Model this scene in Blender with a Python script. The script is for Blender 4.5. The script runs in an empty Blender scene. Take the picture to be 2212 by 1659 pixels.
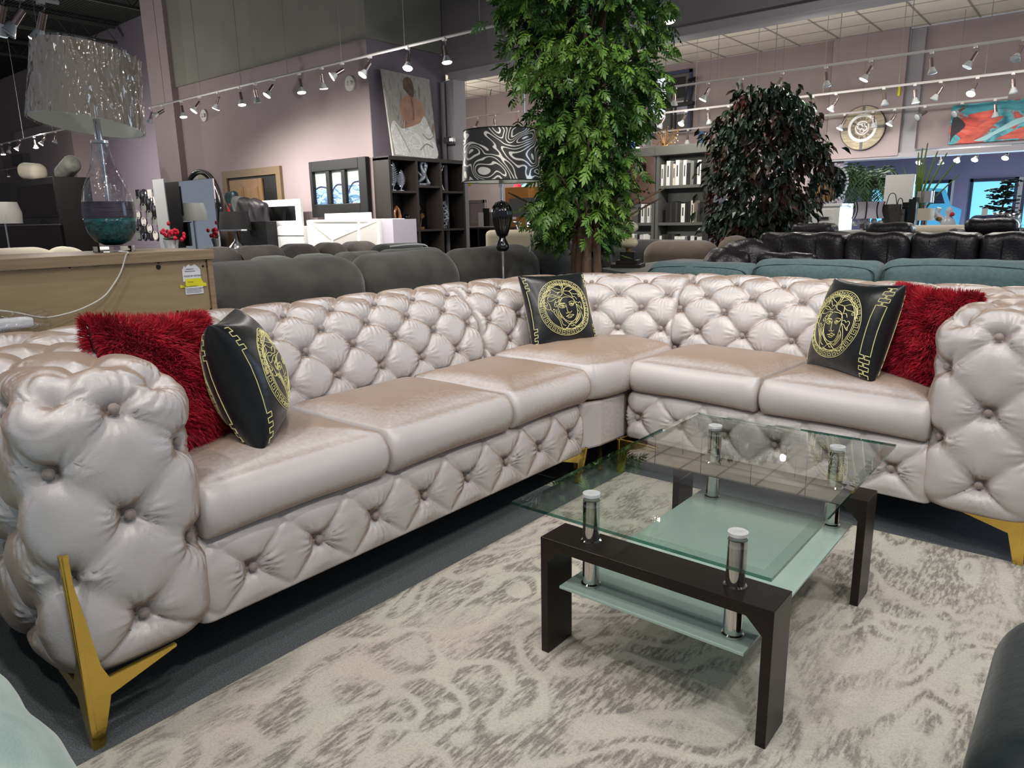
import bpy, math, random
import numpy as np
from mathutils import Vector, Matrix, Euler
random.seed(7); rng = np.random.default_rng(7)
R = math.radians; PI = math.pi
SC = bpy.context.scene
COL = SC.collection

# ------------------------------------------------------------------ camera
CAM_H = 1.1; PITCH, ROLL, YAW = R(12.9127), R(-1.058), R(39.449); FPX = 1555.25
_f0 = np.array([-math.sin(YAW), math.cos(YAW), 0.]); _r0 = np.array([math.cos(YAW), math.sin(YAW), 0.]); _u0 = np.array([0, 0, 1.])
_fw = _f0*math.cos(PITCH) - _u0*math.sin(PITCH); _up = _u0*math.cos(PITCH) + _f0*math.sin(PITCH)
_rt = _r0*math.cos(ROLL) + _up*math.sin(ROLL); _up2 = -_r0*math.sin(ROLL) + _up*math.cos(ROLL)
cam = bpy.data.cameras.new('camera'); camo = bpy.data.objects.new('camera', cam); COL.objects.link(camo)
cam.sensor_fit = 'HORIZONTAL'; cam.sensor_width = 36; cam.lens = FPX/2212*36; cam.clip_start = .02; cam.clip_end = 200
camo.matrix_world = Matrix(((_rt[0], _up2[0], -_fw[0], 0), (_rt[1], _up2[1], -_fw[1], 0), (_rt[2], _up2[2], -_fw[2], CAM_H), (0, 0, 0, 1)))
SC.camera = camo

def at(px, py, X=None, Y=None, Z=None, r=None):
    """world point seen at a photo pixel on a given wall plane, floor level or ground distance (used to measure the room)"""
    v = ((px-1106)*_rt - (py-829.5)*_up2)/FPX + _fw
    if X is not None: t = X/v[0]
    elif Y is not None: t = Y/v[1]
    elif Z is not None: t = (Z-CAM_H)/v[2]
    else: t = r/math.hypot(v[0], v[1])
    return np.array([v[0]*t, v[1]*t, CAM_H+v[2]*t])
def ext(l, t, r, b, Y):
    mx, my = (l+r)/2, (t+b)/2
    return at(l, my, Y=Y)[0], at(r, my, Y=Y)[0], at(mx, b, Y=Y)[2], at(mx, t, Y=Y)[2]

# ------------------------------------------------------------------ view, world and lights
SC.view_settings.view_transform = 'Standard'; SC.view_settings.look = 'None'
SC.view_settings.exposure = 0.0; SC.view_settings.gamma = 1.0; SC.view_settings.use_curve_mapping = False
cy = SC.cycles
cy.max_bounces = 7; cy.diffuse_bounces = 2; cy.glossy_bounces = 3; cy.transmission_bounces = 6; cy.transparent_max_bounces = 8
cy.sample_clamp_indirect = 4.0; cy.caustics_reflective = False; cy.caustics_refractive = False
cy.use_denoising = True; cy.use_adaptive_sampling = True; cy.adaptive_threshold = 0.02
W = bpy.data.worlds.new('world'); SC.world = W; W.use_nodes = True
W.node_tree.nodes['Background'].inputs[0].default_value = (.80, .86, 1.0, 1); W.node_tree.nodes['Background'].inputs[1].default_value = .29

def lamp(kind, loc, aim=None, energy=50, color=(1, .955, .90), size=.1, angle=80, blend=.6, name='spot_beam', parent=None, sy=None):
    l = bpy.data.lights.new(name, kind); l.energy = energy; l.color = color
    if kind == 'SPOT': l.spot_size = R(angle); l.spot_blend = blend; l.shadow_soft_size = size
    elif kind == 'AREA':
        l.size = size
        if sy: l.shape = 'RECTANGLE'; l.size_y = sy
    else: l.shadow_soft_size = size
    o = bpy.data.objects.new(name, l); COL.objects.link(o); o.location = loc
    if aim is not None: o.rotation_euler = (Vector(aim)-Vector(loc)).to_track_quat('-Z', 'Y').to_euler()
    return o
# the showroom's track spots over the seating group (they hang outside the frame)
for (x, y, tx, ty, e) in [(-1.9, .2, -1.75, 1.0, 50), (-.5, .5, -1.6, 1.8, 62), (-1.1, -.5, -.8, 1.3, 50), (.6, 1.2, -.9, 2.3, 55), (-.2, 2.1, -.6, 2.9, 52),
                          (-2.4, 2.0, -1.9, 2.0, 36), (-1.9, 1.6, -1.75, 2.9, 40), (.8, 2.4, -.3, 2.7, 42), (.5, .2, -.6, 1.4, 55), (-3.4, 1.0, -2.7, 1.2, 40), (-3.3, 2.6, -3.0, 2.9, 30),
                          (-1.2, 2.6, -2.4, 3.9, 70), (-.2, 3.2, -1.2, 4.6, 55), (.7, 3.4, -.2, 4.2, 45), (-4.6, 3.4, -4.2, 3.9, 45)]:
    lamp('SPOT', (x, y, 2.95), (tx, ty, .5), e*1.08, size=.05, angle=95, blend=.8)
# daylight through the shop windows at the far right
lamp('AREA', (-1.2, 16.8, 1.1), (-1.6, 8.0, 1.2), 420, (.62, .82, 1.0), 4.5, name='window_daylight', sy=1.2)
lamp('AREA', (4.5, 9.0, 2.2), (-.5, 4.5, .8), 90, (.6, .78, 1.0), 3, name='window_daylight', sy=2)
# added fill points without fixtures, brightening the far room and behind the seating
for (x, y, z, e) in [(-5.2, 10.0, 2.55, 26), (-3.2, 9.9, 2.55, 26), (-1.2, 9.9, 2.5, 26), (.8, 9.9, 2.5, 24), (-7.4, 10.2, 2.6, 34), (-10.5, 10.6, 2.6, 60), (-2.3, 7.1, 2.2, 34), (-.7, 7.0, 2.2, 22), (-2.0, 13.5, 2.0, 22), (-.4, 14.5, 2.0, 22), (-13.0, 4.6, 2.6, 90), (-9.5, 4.6, 2.4, 34), (-6.0, 5.0, 2.6, 24), (-17.5, 6.0, 3.0, 200), (-15.0, 3.2, 2.6, 60)]:
    lamp('POINT', (x, y, z), None, e, size=.025, name='fill_point')

# ------------------------------------------------------------------ materials
def lin(c): return tuple(((v/255.+.055)/1.055)**2.4 if v > 10 else v/255./12.92 for v in c)
M = {}
def mat(name, c, rough=.6, metal=0., c2=None, ns=6., nd=4., bump=0., bs=60., sheen=0., sheen_tint=None, sheen_r=.4, trans=0., ior=1.45, alpha=1., emit=None, es=0., coat=0., stretch=None, spec=.5, lo=.35, hi=.65, rot=None):
    m = bpy.data.materials.new(name); m.use_nodes = True; nt = m.node_tree; N = nt.nodes; Lk = nt.links; p = N['Principled BSDF']
    S = lambda k, v: p.inputs[k].__setattr__('default_value', v)
    col = (*lin(c), 1); S('Base Color', col); S('Roughness', rough); S('Metallic', metal); S('IOR', ior); S('Transmission Weight', trans); S('Alpha', alpha)
    S('Specular IOR Level', spec)
    if sheen: S('Sheen Weight', sheen); S('Sheen Roughness', sheen_r); S('Sheen Tint', (*(sheen_tint or (1, 1, 1)), 1))
    if coat: S('Coat Weight', coat); S('Coat Roughness', .08)
    if emit: S('Emission Color', (*lin(emit), 1)); S('Emission Strength', es); m.cycles.emission_sampling = 'NONE'
    tc = mp = None
    if c2 or bump:
        tc = N.new('ShaderNodeTexCoord'); mp = N.new('ShaderNodeMapping'); Lk.new(tc.outputs['Object'], mp.inputs[0])
        if stretch: mp.inputs['Scale'].default_value = stretch
        if rot: mp.inputs['Rotation'].default_value = rot
    if c2:
        n = N.new('ShaderNodeTexNoise'); n.inputs['Scale'].default_value = ns; n.inputs['Detail'].default_value = nd; Lk.new(mp.outputs[0], n.inputs[0])
        r = N.new('ShaderNodeValToRGB'); r.color_ramp.elements[0].position = lo; r.color_ramp.elements[1].position = hi
        r.color_ramp.elements[0].color = col; r.color_ramp.elements[1].color = (*lin(c2), 1)
        Lk.new(n.outputs[0], r.inputs[0]); Lk.new(r.outputs[0], p.inputs['Base Color'])
    if bump:
        n2 = N.new('ShaderNodeTexNoise'); n2.inputs['Scale'].default_value = bs; n2.inputs['Detail'].default_value = 3; Lk.new(mp.outputs[0], n2.inputs[0])
        b = N.new('ShaderNodeBump'); b.inputs['Strength'].default_value = bump; b.inputs['Distance'].default_value = .01
        Lk.new(n2.outputs[0], b.inputs['Height']); Lk.new(b.outputs[0], p.inputs['Normal'])
    M[name] = m; return m
mat('velvet', (182, 160, 146), .40, bump=.08, bs=260, sheen=.2, sheen_tint=(.98, .97, 1), sheen_r=.4, spec=.9)
mat('velvet_button', (150, 138, 134), .6, sheen=.5)
mat('gold', (226, 192, 96), .24, 1., bump=.3, bs=22)
mat('black_wood', (24, 17, 15), .34, c2=(34, 23, 19), ns=5, stretch=(4, 30, 30), spec=.4)
mat('chrome', (205, 203, 200), .07, 1.)
mat('brushed_cap', (225, 228, 230), .45, .5)
mat('black_satin', (16, 19, 22), .33, bump=.15, bs=25, sheen=.15, spec=.6)
mat('gold_thread', (232, 226, 164), .4)
mat('red_fur', (150, 12, 30), .6, c2=(196, 24, 48), ns=30, sheen=.3, sheen_tint=(1, .3, .35))
mat('red_fur_base', (92, 4, 16), .9)
mat('carpet', (82, 87, 91), .95, c2=(116, 121, 124), ns=260, nd=3, bump=.5, bs=320, spec=.1)
mat('charcoal', (60, 59, 55), .75, c2=(78, 76, 70), ns=7, nd=6, bump=.25, bs=160, sheen=.35, sheen_r=.4)
mat('charcoal_dark', (54, 55, 54), .8, c2=(68, 68, 66), ns=5, bump=.2, bs=120, sheen=.3)
mat('grey_brown', (88, 80, 76), .8, c2=(104, 97, 92), ns=6, bump=.2, bs=120, sheen=.3)
mat('grey_green', (116, 118, 108), .8, c2=(96, 97, 90), ns=8, bump=.2, bs=100, sheen=.3)
mat('taupe', (104, 92, 78), .8, c2=(120, 108, 92), ns=6, bump=.2, bs=90, sheen=.4)
mat('beige_fabric', (150, 142, 120), .85, bump=.2, bs=120)
mat('teal_fabric', (78, 102, 104), .85, c2=(90, 114, 116), ns=60, nd=5, bump=.35, bs=420, sheen=.2)
mat('teal_piping', (38, 54, 60), .8)
mat('leather', (34, 31, 35), .36, c2=(44, 40, 44), ns=6, bump=.3, bs=70, spec=.6)
mat('mint_velvet', (150, 178, 172), .6, c2=(176, 198, 192), ns=7, bump=.15, bs=120, sheen=.5, stretch=(1, 1, 5))
mat('dark_teal', (14, 32, 36), .45, bump=.1, bs=60, sheen=.2)
mat('cream_fabric', (216, 206, 184), .8)
mat('oak', (150, 130, 102), .55, c2=(132, 112, 86), ns=4, nd=8, stretch=(1, 1.2, 26), bump=.1, bs=40)
mat('oak_back', (158, 138, 106), .6, c2=(150, 130, 98), ns=5, nd=6, stretch=(1, 1.5, 10))
mat('screw', (25, 22, 20), .5, .3)
mat('wall', (158, 143, 143), .85, c2=(153, 138, 138), ns=1.5, nd=2)
mat('wall_purple', (124, 114, 124), .85)
mat('wall_dark', (136, 134, 124), .9, c2=(128, 126, 118), ns=1.2)
mat('bulkhead', (128, 122, 124), .9)
mat('beam_paint', (150, 146, 150), .7)
mat('ceiling_dark', (50, 54, 50), .9)
mat('blue_wall', (150, 148, 186), .8)
mat('white', (236, 234, 228), .35)
mat('white_gloss', (238, 238, 236), .12, coat=.5)
mat('offwhite', (206, 202, 194), .5)
mat('led', (255, 255, 250), .5, emit=(255, 250, 235), es=1.6)
mat('mirror', (220, 225, 228), .03, 1.)
mat('door_wood', (140, 110, 76), .55, c2=(128, 98, 66), ns=3, stretch=(8, 8, 1))
mat('door_frame', (122, 102, 76), .6)
mat('black', (14, 14, 14), .5)
mat('black_gloss', (10, 10, 11), .1, coat=.6)
mat('espresso', (28, 24, 22), .5, c2=(36, 31, 28), ns=4, stretch=(1, 1, .2))
mat('espresso_light', (54, 47, 44), .5)
mat('grey_shelf', (92, 92, 88), .6)
mat('grey_shelf_back', (122, 124, 118), .7)
mat('silver', (190, 190, 192), .25, 1.)
mat('silver_fig', (180, 184, 196), .3, .6)
mat('copper', (190, 130, 96), .25, .9)
mat('antique_gold', (150, 116, 70), .4, .7)
mat('porcelain', (232, 222, 180), .15, coat=.7)
mat('green_leaf', (48, 86, 36), .42, c2=(112, 152, 60), ns=5, nd=3, lo=.38, hi=.72, spec=.5)
mat('dark_leaf', (52, 68, 54), .4, c2=(92, 50, 48), ns=4.5, nd=2, lo=.5, hi=.66)
mat('palm_leaf', (48, 84, 50), .5, c2=(80, 112, 70), ns=4)
mat('black_leaf', (12, 26, 24), .5)
mat('long_leaf', (110, 130, 50), .5, c2=(70, 96, 60), ns=3)
mat('bark', (74, 58, 46), .85, c2=(100, 80, 62), ns=12, stretch=(1, 1, .25), bump=.6, bs=40)
mat('burlap', (158, 122, 98), .8, c2=(144, 108, 86), ns=14)
mat('ink', (52, 34, 30), .8)
mat('shade_black', (16, 16, 17), .8)
mat('shade_white_in', (196, 200, 194), .8, emit=(196, 200, 194), es=.05)
mat('shade_pattern', (34, 33, 34), .7)
mat('silver_foil', (196, 192, 184), .28, .8)
mat('shade_grey', (128, 120, 110), .8, bump=.1)
mat('tile', (238, 230, 212), .9, c2=(228, 218, 200), ns=2)
mat('tile_grid', (160, 154, 142), .7)
mat('track', (206, 202, 200), .4)
mat('wire', (130, 130, 128), .5, .5)
mat('bulb_glass', (208, 212, 214), .18, .35)
mat('bulb_lit', (255, 252, 240), .4, emit=(255, 248, 228), es=14.)
mat('bulb_dim', (240, 246, 246), .3, emit=(225, 240, 245), es=.45)
mat('rosegold_sock', (158, 140, 136), .25, .9)
mat('bag_leather', (70, 68, 66), .35)
mat('paper', (226, 228, 232), .7)
mat('label_yellow', (226, 218, 40), .6)
mat('label_ink', (50, 50, 52), .7)
mat('lavender_shade', (196, 190, 200), .8)
mat('daylight', (120, 205, 240), .6, emit=(128, 214, 250), es=.95)
mat('window_tree', (60, 150, 200), .6, emit=(84, 176, 220), es=.55)
mat('snow', (235, 240, 250), .6, emit=(235, 242, 255), es=.8)
mat('win_frame', (54, 62, 92), .6)
mat('red_flower', (214, 30, 60), .6)
mat('yellow_ball', (236, 214, 20), .4)
mat('orange_wood', (156, 104, 52), .5)
mat('blue_ornament', (40, 70, 190), .2)
mat('crystal_white', (214, 216, 226), .1, coat=.5)

def velvet_sheen(name, facing, grazing, rough=.5, ns=26):
    # velvet sheen put into base colour by view angle: silvery facing, tan grazing
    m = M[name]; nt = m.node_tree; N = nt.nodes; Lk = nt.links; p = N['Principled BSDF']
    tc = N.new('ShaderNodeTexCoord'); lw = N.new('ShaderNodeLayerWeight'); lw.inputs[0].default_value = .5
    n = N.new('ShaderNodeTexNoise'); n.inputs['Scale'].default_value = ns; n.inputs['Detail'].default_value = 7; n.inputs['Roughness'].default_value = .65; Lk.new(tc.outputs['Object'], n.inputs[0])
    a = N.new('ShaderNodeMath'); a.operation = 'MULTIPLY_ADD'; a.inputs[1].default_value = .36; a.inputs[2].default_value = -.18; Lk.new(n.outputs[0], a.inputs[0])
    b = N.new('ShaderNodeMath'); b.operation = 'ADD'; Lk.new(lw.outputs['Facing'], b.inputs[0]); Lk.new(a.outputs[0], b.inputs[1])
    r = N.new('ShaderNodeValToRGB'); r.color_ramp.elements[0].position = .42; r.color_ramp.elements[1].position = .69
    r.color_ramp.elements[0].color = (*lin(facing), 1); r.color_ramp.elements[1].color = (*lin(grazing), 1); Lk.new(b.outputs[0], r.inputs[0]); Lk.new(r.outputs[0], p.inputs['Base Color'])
velvet_sheen('velvet', (196, 191, 191), (158, 135, 118), ns=70)
def glass(name, c, rough=0., ior=1.45, bump=0., bs=30, thin=False, dens=None):
    m = mat(name, c, rough, trans=1., ior=ior, bump=bump, bs=bs); return m
glass('crystal', (236, 240, 244), .0)

def archglass(name, tint, refl=1.0, bump=0., bs=30, rough=.0, extra=0.):
    """thin sheet: transparent with fresnel reflection (no refraction)"""
    m = bpy.data.materials.new(name); m.use_nodes = True; nt = m.node_tree; N = nt.nodes; Lk = nt.links
    N.remove(N['Principled BSDF']); out = N['Material Output']
    tr = N.new('ShaderNodeBsdfTransparent'); tr.inputs[0].default_value = (*tint, 1)
    gl = N.new('ShaderNodeBsdfGlossy'); gl.inputs['Roughness'].default_value = rough; gl.inputs[0].default_value = (refl, refl, refl, 1)
    fr = N.new('ShaderNodeFresnel'); ge = N.new('ShaderNodeNewGeometry'); io = N.new('ShaderNodeMapRange')
    io.inputs[3].default_value = 1.5; io.inputs[4].default_value = 1/1.5; Lk.new(ge.outputs['Backfacing'], io.inputs[0]); Lk.new(io.outputs[0], fr.inputs[0])
    mx = N.new('ShaderNodeMixShader'); Lk.new(tr.outputs[0], mx.inputs[1]); Lk.new(gl.outputs[0], mx.inputs[2])
    if extra:
        ad = N.new('ShaderNodeMath'); ad.operation = 'ADD'; ad.inputs[1].default_value = extra; ad.use_clamp = True
        Lk.new(fr.outputs[0], ad.inputs[0]); Lk.new(ad.outputs[0], mx.inputs[0])
    else: Lk.new(fr.outputs[0], mx.inputs[0])
    Lk.new(mx.outputs[0], out.inputs[0])
    if bump:
        tc = N.new('ShaderNodeTexCoord'); mp = N.new('ShaderNodeMapping'); mp.inputs['Scale'].default_value = (1, 1, .3); Lk.new(tc.outputs['Object'], mp.inputs[0])
        n2 = N.new('ShaderNodeTexNoise'); n2.inputs['Scale'].default_value = bs; n2.inputs['Detail'].default_value = 2; n2.inputs['Distortion'].default_value = 1.5; Lk.new(mp.outputs[0], n2.inputs[0])
        b = N.new('ShaderNodeBump'); b.inputs['Strength'].default_value = bump; b.inputs['Distance'].default_value = .03
        Lk.new(n2.outputs[0], b.inputs['Height']); Lk.new(b.outputs[0], gl.inputs['Normal']); Lk.new(b.outputs[0], fr.inputs['Normal'])
    M[name] = m; return m
archglass('table_glass', (.95, .975, .965), 1.0, extra=.03)
archglass('bevel_glass', (.86, .93, .90), 1.0, extra=.12)
archglass('glass_edge', (.06, .26, .21), .9, extra=.06)
archglass('plastic_wrap', (.97, .97, .97), 1.0, bump=1.0, bs=13, rough=.02, extra=.05)
archglass('lamp_glass', (.90, .90, .92), 1.0, bump=.35, bs=40, rough=.02, extra=.06)
mat('frosted', (186, 208, 200), .16, trans=.0, alpha=.80, coat=.4)
mat('teal_crackle', (16, 92, 92), .12, c2=(10, 66, 72), ns=50, nd=6, bump=.7, bs=90, coat=.6, lo=.4, hi=.6)
mat('purple_band', (52, 44, 66), .12, c2=(28, 24, 40), ns=12, stretch=(1, 1, 14), bump=.5, bs=60, coat=.6)

def rug_material():
    m = bpy.data.materials.new('rug_damask'); m.use_nodes = True; nt = m.node_tree; N = nt.nodes; Lk = nt.links; p = N['Principled BSDF']; p.inputs['Roughness'].default_value = .95; p.inputs['Specular IOR Level'].default_value = .1
    tc = N.new('ShaderNodeTexCoord')
    def noise(scale, det, dist, sc=(1, 1, 1)):
        mp = N.new('ShaderNodeMapping'); mp.inputs['Scale'].default_value = sc; Lk.new(tc.outputs['Object'], mp.inputs[0])
        n = N.new('ShaderNodeTexNoise'); n.inputs['Scale'].default_value = scale; n.inputs['Detail'].default_value = det; n.inputs['Distortion'].default_value = dist; Lk.new(mp.outputs[0], n.inputs[0]); return n.outputs[0]
    def math_(op, a, b=None, clamp=False):
        q = N.new('ShaderNodeMath'); q.operation = op; q.use_clamp = clamp
        for i, v in enumerate((a, b)):
            if v is None: continue
            if isinstance(v, (int, float)): q.inputs[i].default_value = v
            else: Lk.new(v, q.inputs[i])
        return q.outputs[0]
    def ramp(x, a, b):
        r = N.new('ShaderNodeMapRange'); r.inputs[1].default_value = a; r.inputs[2].default_value = b; Lk.new(x, r.inputs[0]); return r.outputs[0]
    big = noise(2.3, .6, 2.2, (1.2, .75, 1)); band = math_('ABSOLUTE', math_('SUBTRACT', math_('FRACT', math_('MULTIPLY', big, 4.6)), .5))
    scroll = ramp(math_('ADD', band, math_('MULTIPLY', math_('SUBTRACT', noise(60, 3, 0), .5), .35)), .14, .34)                       # curling bands
    wear = ramp(noise(2.2, 4, .8, (1, .8, 1)), .26, .52)
    streak = noise(120, 2, .3, (1, .22, 1)); grain = noise(210, 2, 0)
    v = math_('MULTIPLY', scroll, wear, True)
    v = math_('MULTIPLY', v, ramp(streak, .36, .60))
    v = math_('ADD', math_('MULTIPLY', v, .85), math_('MULTIPLY', ramp(grain, .45, .7), .30), True)
    cr = N.new('ShaderNodeValToRGB'); cr.color_ramp.elements[0].color = (*lin((198, 194, 184)), 1); cr.color_ramp.elements[1].color = (*lin((132, 127, 121)), 1)
    Lk.new(v, cr.inputs[0])
    tint = N.new('ShaderNodeMixRGB'); tint.blend_type = 'MULTIPLY'; tint.inputs[0].default_value = .7; Lk.new(cr.outputs[0], tint.inputs[1])
    c3 = N.new('ShaderNodeValToRGB'); c3.color_ramp.elements[0].color = (.97, 1, .95, 1); c3.color_ramp.elements[1].color = (1, .95, .92, 1); c3.color_ramp.elements[0].position = .4; c3.color_ramp.elements[1].position = .6
    Lk.new(noise(2.6, 2, 0), c3.inputs[0]); Lk.new(c3.outputs[0], tint.inputs[2]); Lk.new(tint.outputs[0], p.inputs['Base Color'])
    b = N.new('ShaderNodeBump'); b.inputs['Strength'].default_value = .5; b.inputs['Distance'].default_value = .006; Lk.new(math_('ADD', streak, grain), b.inputs['Height']); Lk.new(b.outputs[0], p.inputs['Normal'])
    M['rug'] = m
rug_material()

def painting_material(name, stops, scale=2., dist=3., rot=(0, 0, 0), sc=(1, 1, 1), rough=.5, emit=0., det=4):
    m = bpy.data.materials.new(name); m.use_nodes = True; nt = m.node_tree; N = nt.nodes; Lk = nt.links; p = N['Principled BSDF']; p.inputs['Roughness'].default_value = rough
    tc = N.new('ShaderNodeTexCoord'); mp = N.new('ShaderNodeMapping'); mp.inputs['Scale'].default_value = sc; mp.inputs['Rotation'].default_value = rot; Lk.new(tc.outputs['Object'], mp.inputs[0])
    n = N.new('ShaderNodeTexNoise'); n.inputs['Scale'].default_value = scale; n.inputs['Detail'].default_value = det; n.inputs['Distortion'].default_value = dist; Lk.new(mp.outputs[0], n.inputs[0])
    cr = N.new('ShaderNodeValToRGB'); el = cr.color_ramp.elements
    while len(el) < len(stops): el.new(.5)
    for e, (pos, c) in zip(el, stops): e.position = pos; e.color = (*lin(c), 1)
    Lk.new(n.outputs[0], cr.inputs[0]); Lk.new(cr.outputs[0], p.inputs['Base Color'])
    if emit: Lk.new(cr.outputs[0], p.inputs['Emission Color']); p.inputs['Emission Strength'].default_value = emit
    M[name] = m
painting_material('abstract_art', [(.3, (30, 34, 40)), (.4, (20, 110, 130)), (.47, (70, 170, 180)), (.52, (150, 60, 50)), (.58, (200, 60, 44)), (.66, (226, 90, 66)), (.75, (150, 196, 196))], 1.6, 2.5, sc=(.7, 1, 1.3))
painting_material('wave_sky', [(.35, (196, 206, 198)), (.65, (168, 180, 174))], 4, 1)
painting_material('wave_sea', [(.3, (40, 60, 92)), (.45, (86, 130, 170)), (.55, (180, 206, 214)), (.65, (90, 140, 178))], 3, 3, sc=(1, 1, 2.5))
painting_material('canvas_bg', [(.35, (138, 136, 130)), (.5, (164, 162, 156)), (.65, (128, 116, 102))], 3, 1.5, sc=(2, 2, .7))
painting_material('canvas_skirt', [(.35, (226, 226, 224)), (.5, (206, 204, 198)), (.6, (236, 236, 236)), (.7, (184, 194, 194))], 3.5, 3)
painting_material('blue_art', [(.35, (30, 50, 90)), (.5, (60, 100, 160)), (.65, (130, 160, 190))], 3, 2)
painting_material('clock_wood', [(.4, (178, 164, 138)), (.6, (150, 136, 112))], 6, 1, sc=(1, 1, 6))

# ------------------------------------------------------------------ mesh helpers
class B:
    def __init__(s): s.v = []; s.f = []; s.n = 0
    def add(s, V, F):
        V = np.asarray(V, float); s.v.append(V)
        s.f += [tuple(int(i)+s.n for i in f) for f in F]; s.n += len(V); return s
    def box(s, x0, x1, y0, y1, z0, z1, rz=0, c=None, rot=None):
        V = np.array([[x, y, z] for x in (x0, x1) for y in (y0, y1) for z in (z0, z1)], float)
        if rz or rot is not None:
            c = np.array(c if c is not None else [(x0+x1)/2, (y0+y1)/2, (z0+z1)/2]); Mx = np.array(rot if rot is not None else Euler((0, 0, rz)).to_matrix()); V = (V-c) @ Mx.T + c
        return s.add(V, [(0, 1, 3, 2), (4, 6, 7, 5), (0, 4, 5, 1), (2, 3, 7, 6), (0, 2, 6, 4), (1, 5, 7, 3)])
    def lathe(s, prof, c=(0, 0, 0), n=24, axis=None, cap=True, sx=1., sy=1.):
        a = np.arange(n)*2*PI/n; V = []; F = []
        for r, z in prof:
            V += [[r*math.cos(t)*sx, r*math.sin(t)*sy, z] for t in a]
        m = len(prof)
        for i in range(m-1):
            for j in range(n):
                k = (j+1) % n; F.append((i*n+j, i*n+k, (i+1)*n+k, (i+1)*n+j))
        if cap:
            if prof[0][0] > 1e-6: F.append(tuple(range(n))[::-1])
            if prof[-1][0] > 1e-6: F.append(tuple((m-1)*n+j for j in range(n)))
        V = np.array(V)
        if axis is not None: V = V @ np.array(Vector((0, 0, 1)).rotation_difference(Vector(axis)).to_matrix()).T
        return s.add(V+np.array(c), F)
    def cyl(s, p0, p1, r0, r1=None, n=12, cap=True):
        p0 = np.array(p0, float); p1 = np.array(p1, float); L = np.linalg.norm(p1-p0); r1 = r0 if r1 is None else r1
        return s.lathe([(r0, 0), (r1, L)], p0, n, (p1-p0)/max(L, 1e-9), cap)
    def sphere(s, c, r, n=16, m=10, sc=(1, 1, 1)):
        V = []; F = []
        for i in range(m+1):
            ph = PI*i/m
            for j in range(n):
                t = 2*PI*j/n; V.append([c[0]+r*sc[0]*math.sin(ph)*math.cos(t), c[1]+r*sc[1]*math.sin(ph)*math.sin(t), c[2]+r*sc[2]*math.cos(ph)])
        for i in range(m):
            for j in range(n):
                k = (j+1) % n; F.append((i*n+j, (i+1)*n+j, (i+1)*n+k, i*n+k))
        return s.add(V, F)
    def tube(s, P, r, n=6, closed=False, cap=True):
        P = [np.array(p, float) for p in P]; m = len(P)
        rr = r if hasattr(r, '__len__') else [r]*m
        V = []; F = []; prev = None
        for i in range(m):
            a = P[(i-1) % m] if (closed or i > 0) else P[0]; b = P[(i+1) % m] if (closed or i < m-1) else P[-1]
            t = b-a; t = t/max(np.linalg.norm(t), 1e-9)
            if prev is None:
                u = np.array([0, 0, 1.]) if abs(t[2]) < .9 else np.array([1., 0, 0])
            else: u = prev
            u = u-t*(u@t); u /= max(np.linalg.norm(u), 1e-9); w = np.cross(t, u); prev = u
            for j in range(n):
                g = 2*PI*j/n; V.append(P[i]+rr[i]*(math.cos(g)*u+math.sin(g)*w))
        q = m if closed else m-1
        for i in range(q):
            for j in range(n):
                k = (j+1) % n; i2 = (i+1) % m; F.append((i*n+j, i*n+k, i2*n+k, i2*n+j))
        if cap and not closed: F.append(tuple(range(n))[::-1]); F.append(tuple((m-1)*n+j for j in range(n)))
        return s.add(V, F)
    def prism(s, poly, a0, a1, axis='y'):
        """poly: 2D points in the plane normal to axis, extruded a0..a1"""
        n = len(poly); V = []
        for a in (a0, a1):
            for p, q in poly: V.append({'y': [p, a, q], 'x': [a, p, q], 'z': [p, q, a]}[axis])
        F = [tuple(range(n)), tuple(range(2*n-1, n-1, -1))]
        for i in range(n): j = (i+1) % n; F.append((i, i+n, j+n, j))
        return s.add(V, F)
    def grid(s, P, wu=False, wv=False):
        nu, nv = P.shape[:2]; F = []
        for i in range(nu if wu else nu-1):
            for j in range(nv if wv else nv-1):
                i2 = (i+1) % nu; j2 = (j+1) % nv; F.append((i*nv+j, i2*nv+j, i2*nv+j2, i*nv+j2))
        return s.add(P.reshape(-1, 3), F)
    def xf(s, Mx=None, loc=None):
        for i in range(len(s.v)):
            if Mx is not None: s.v[i] = s.v[i] @ np.array(Mx).T
            if loc is not None: s.v[i] = s.v[i]+np.array(loc)
        return s

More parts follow.
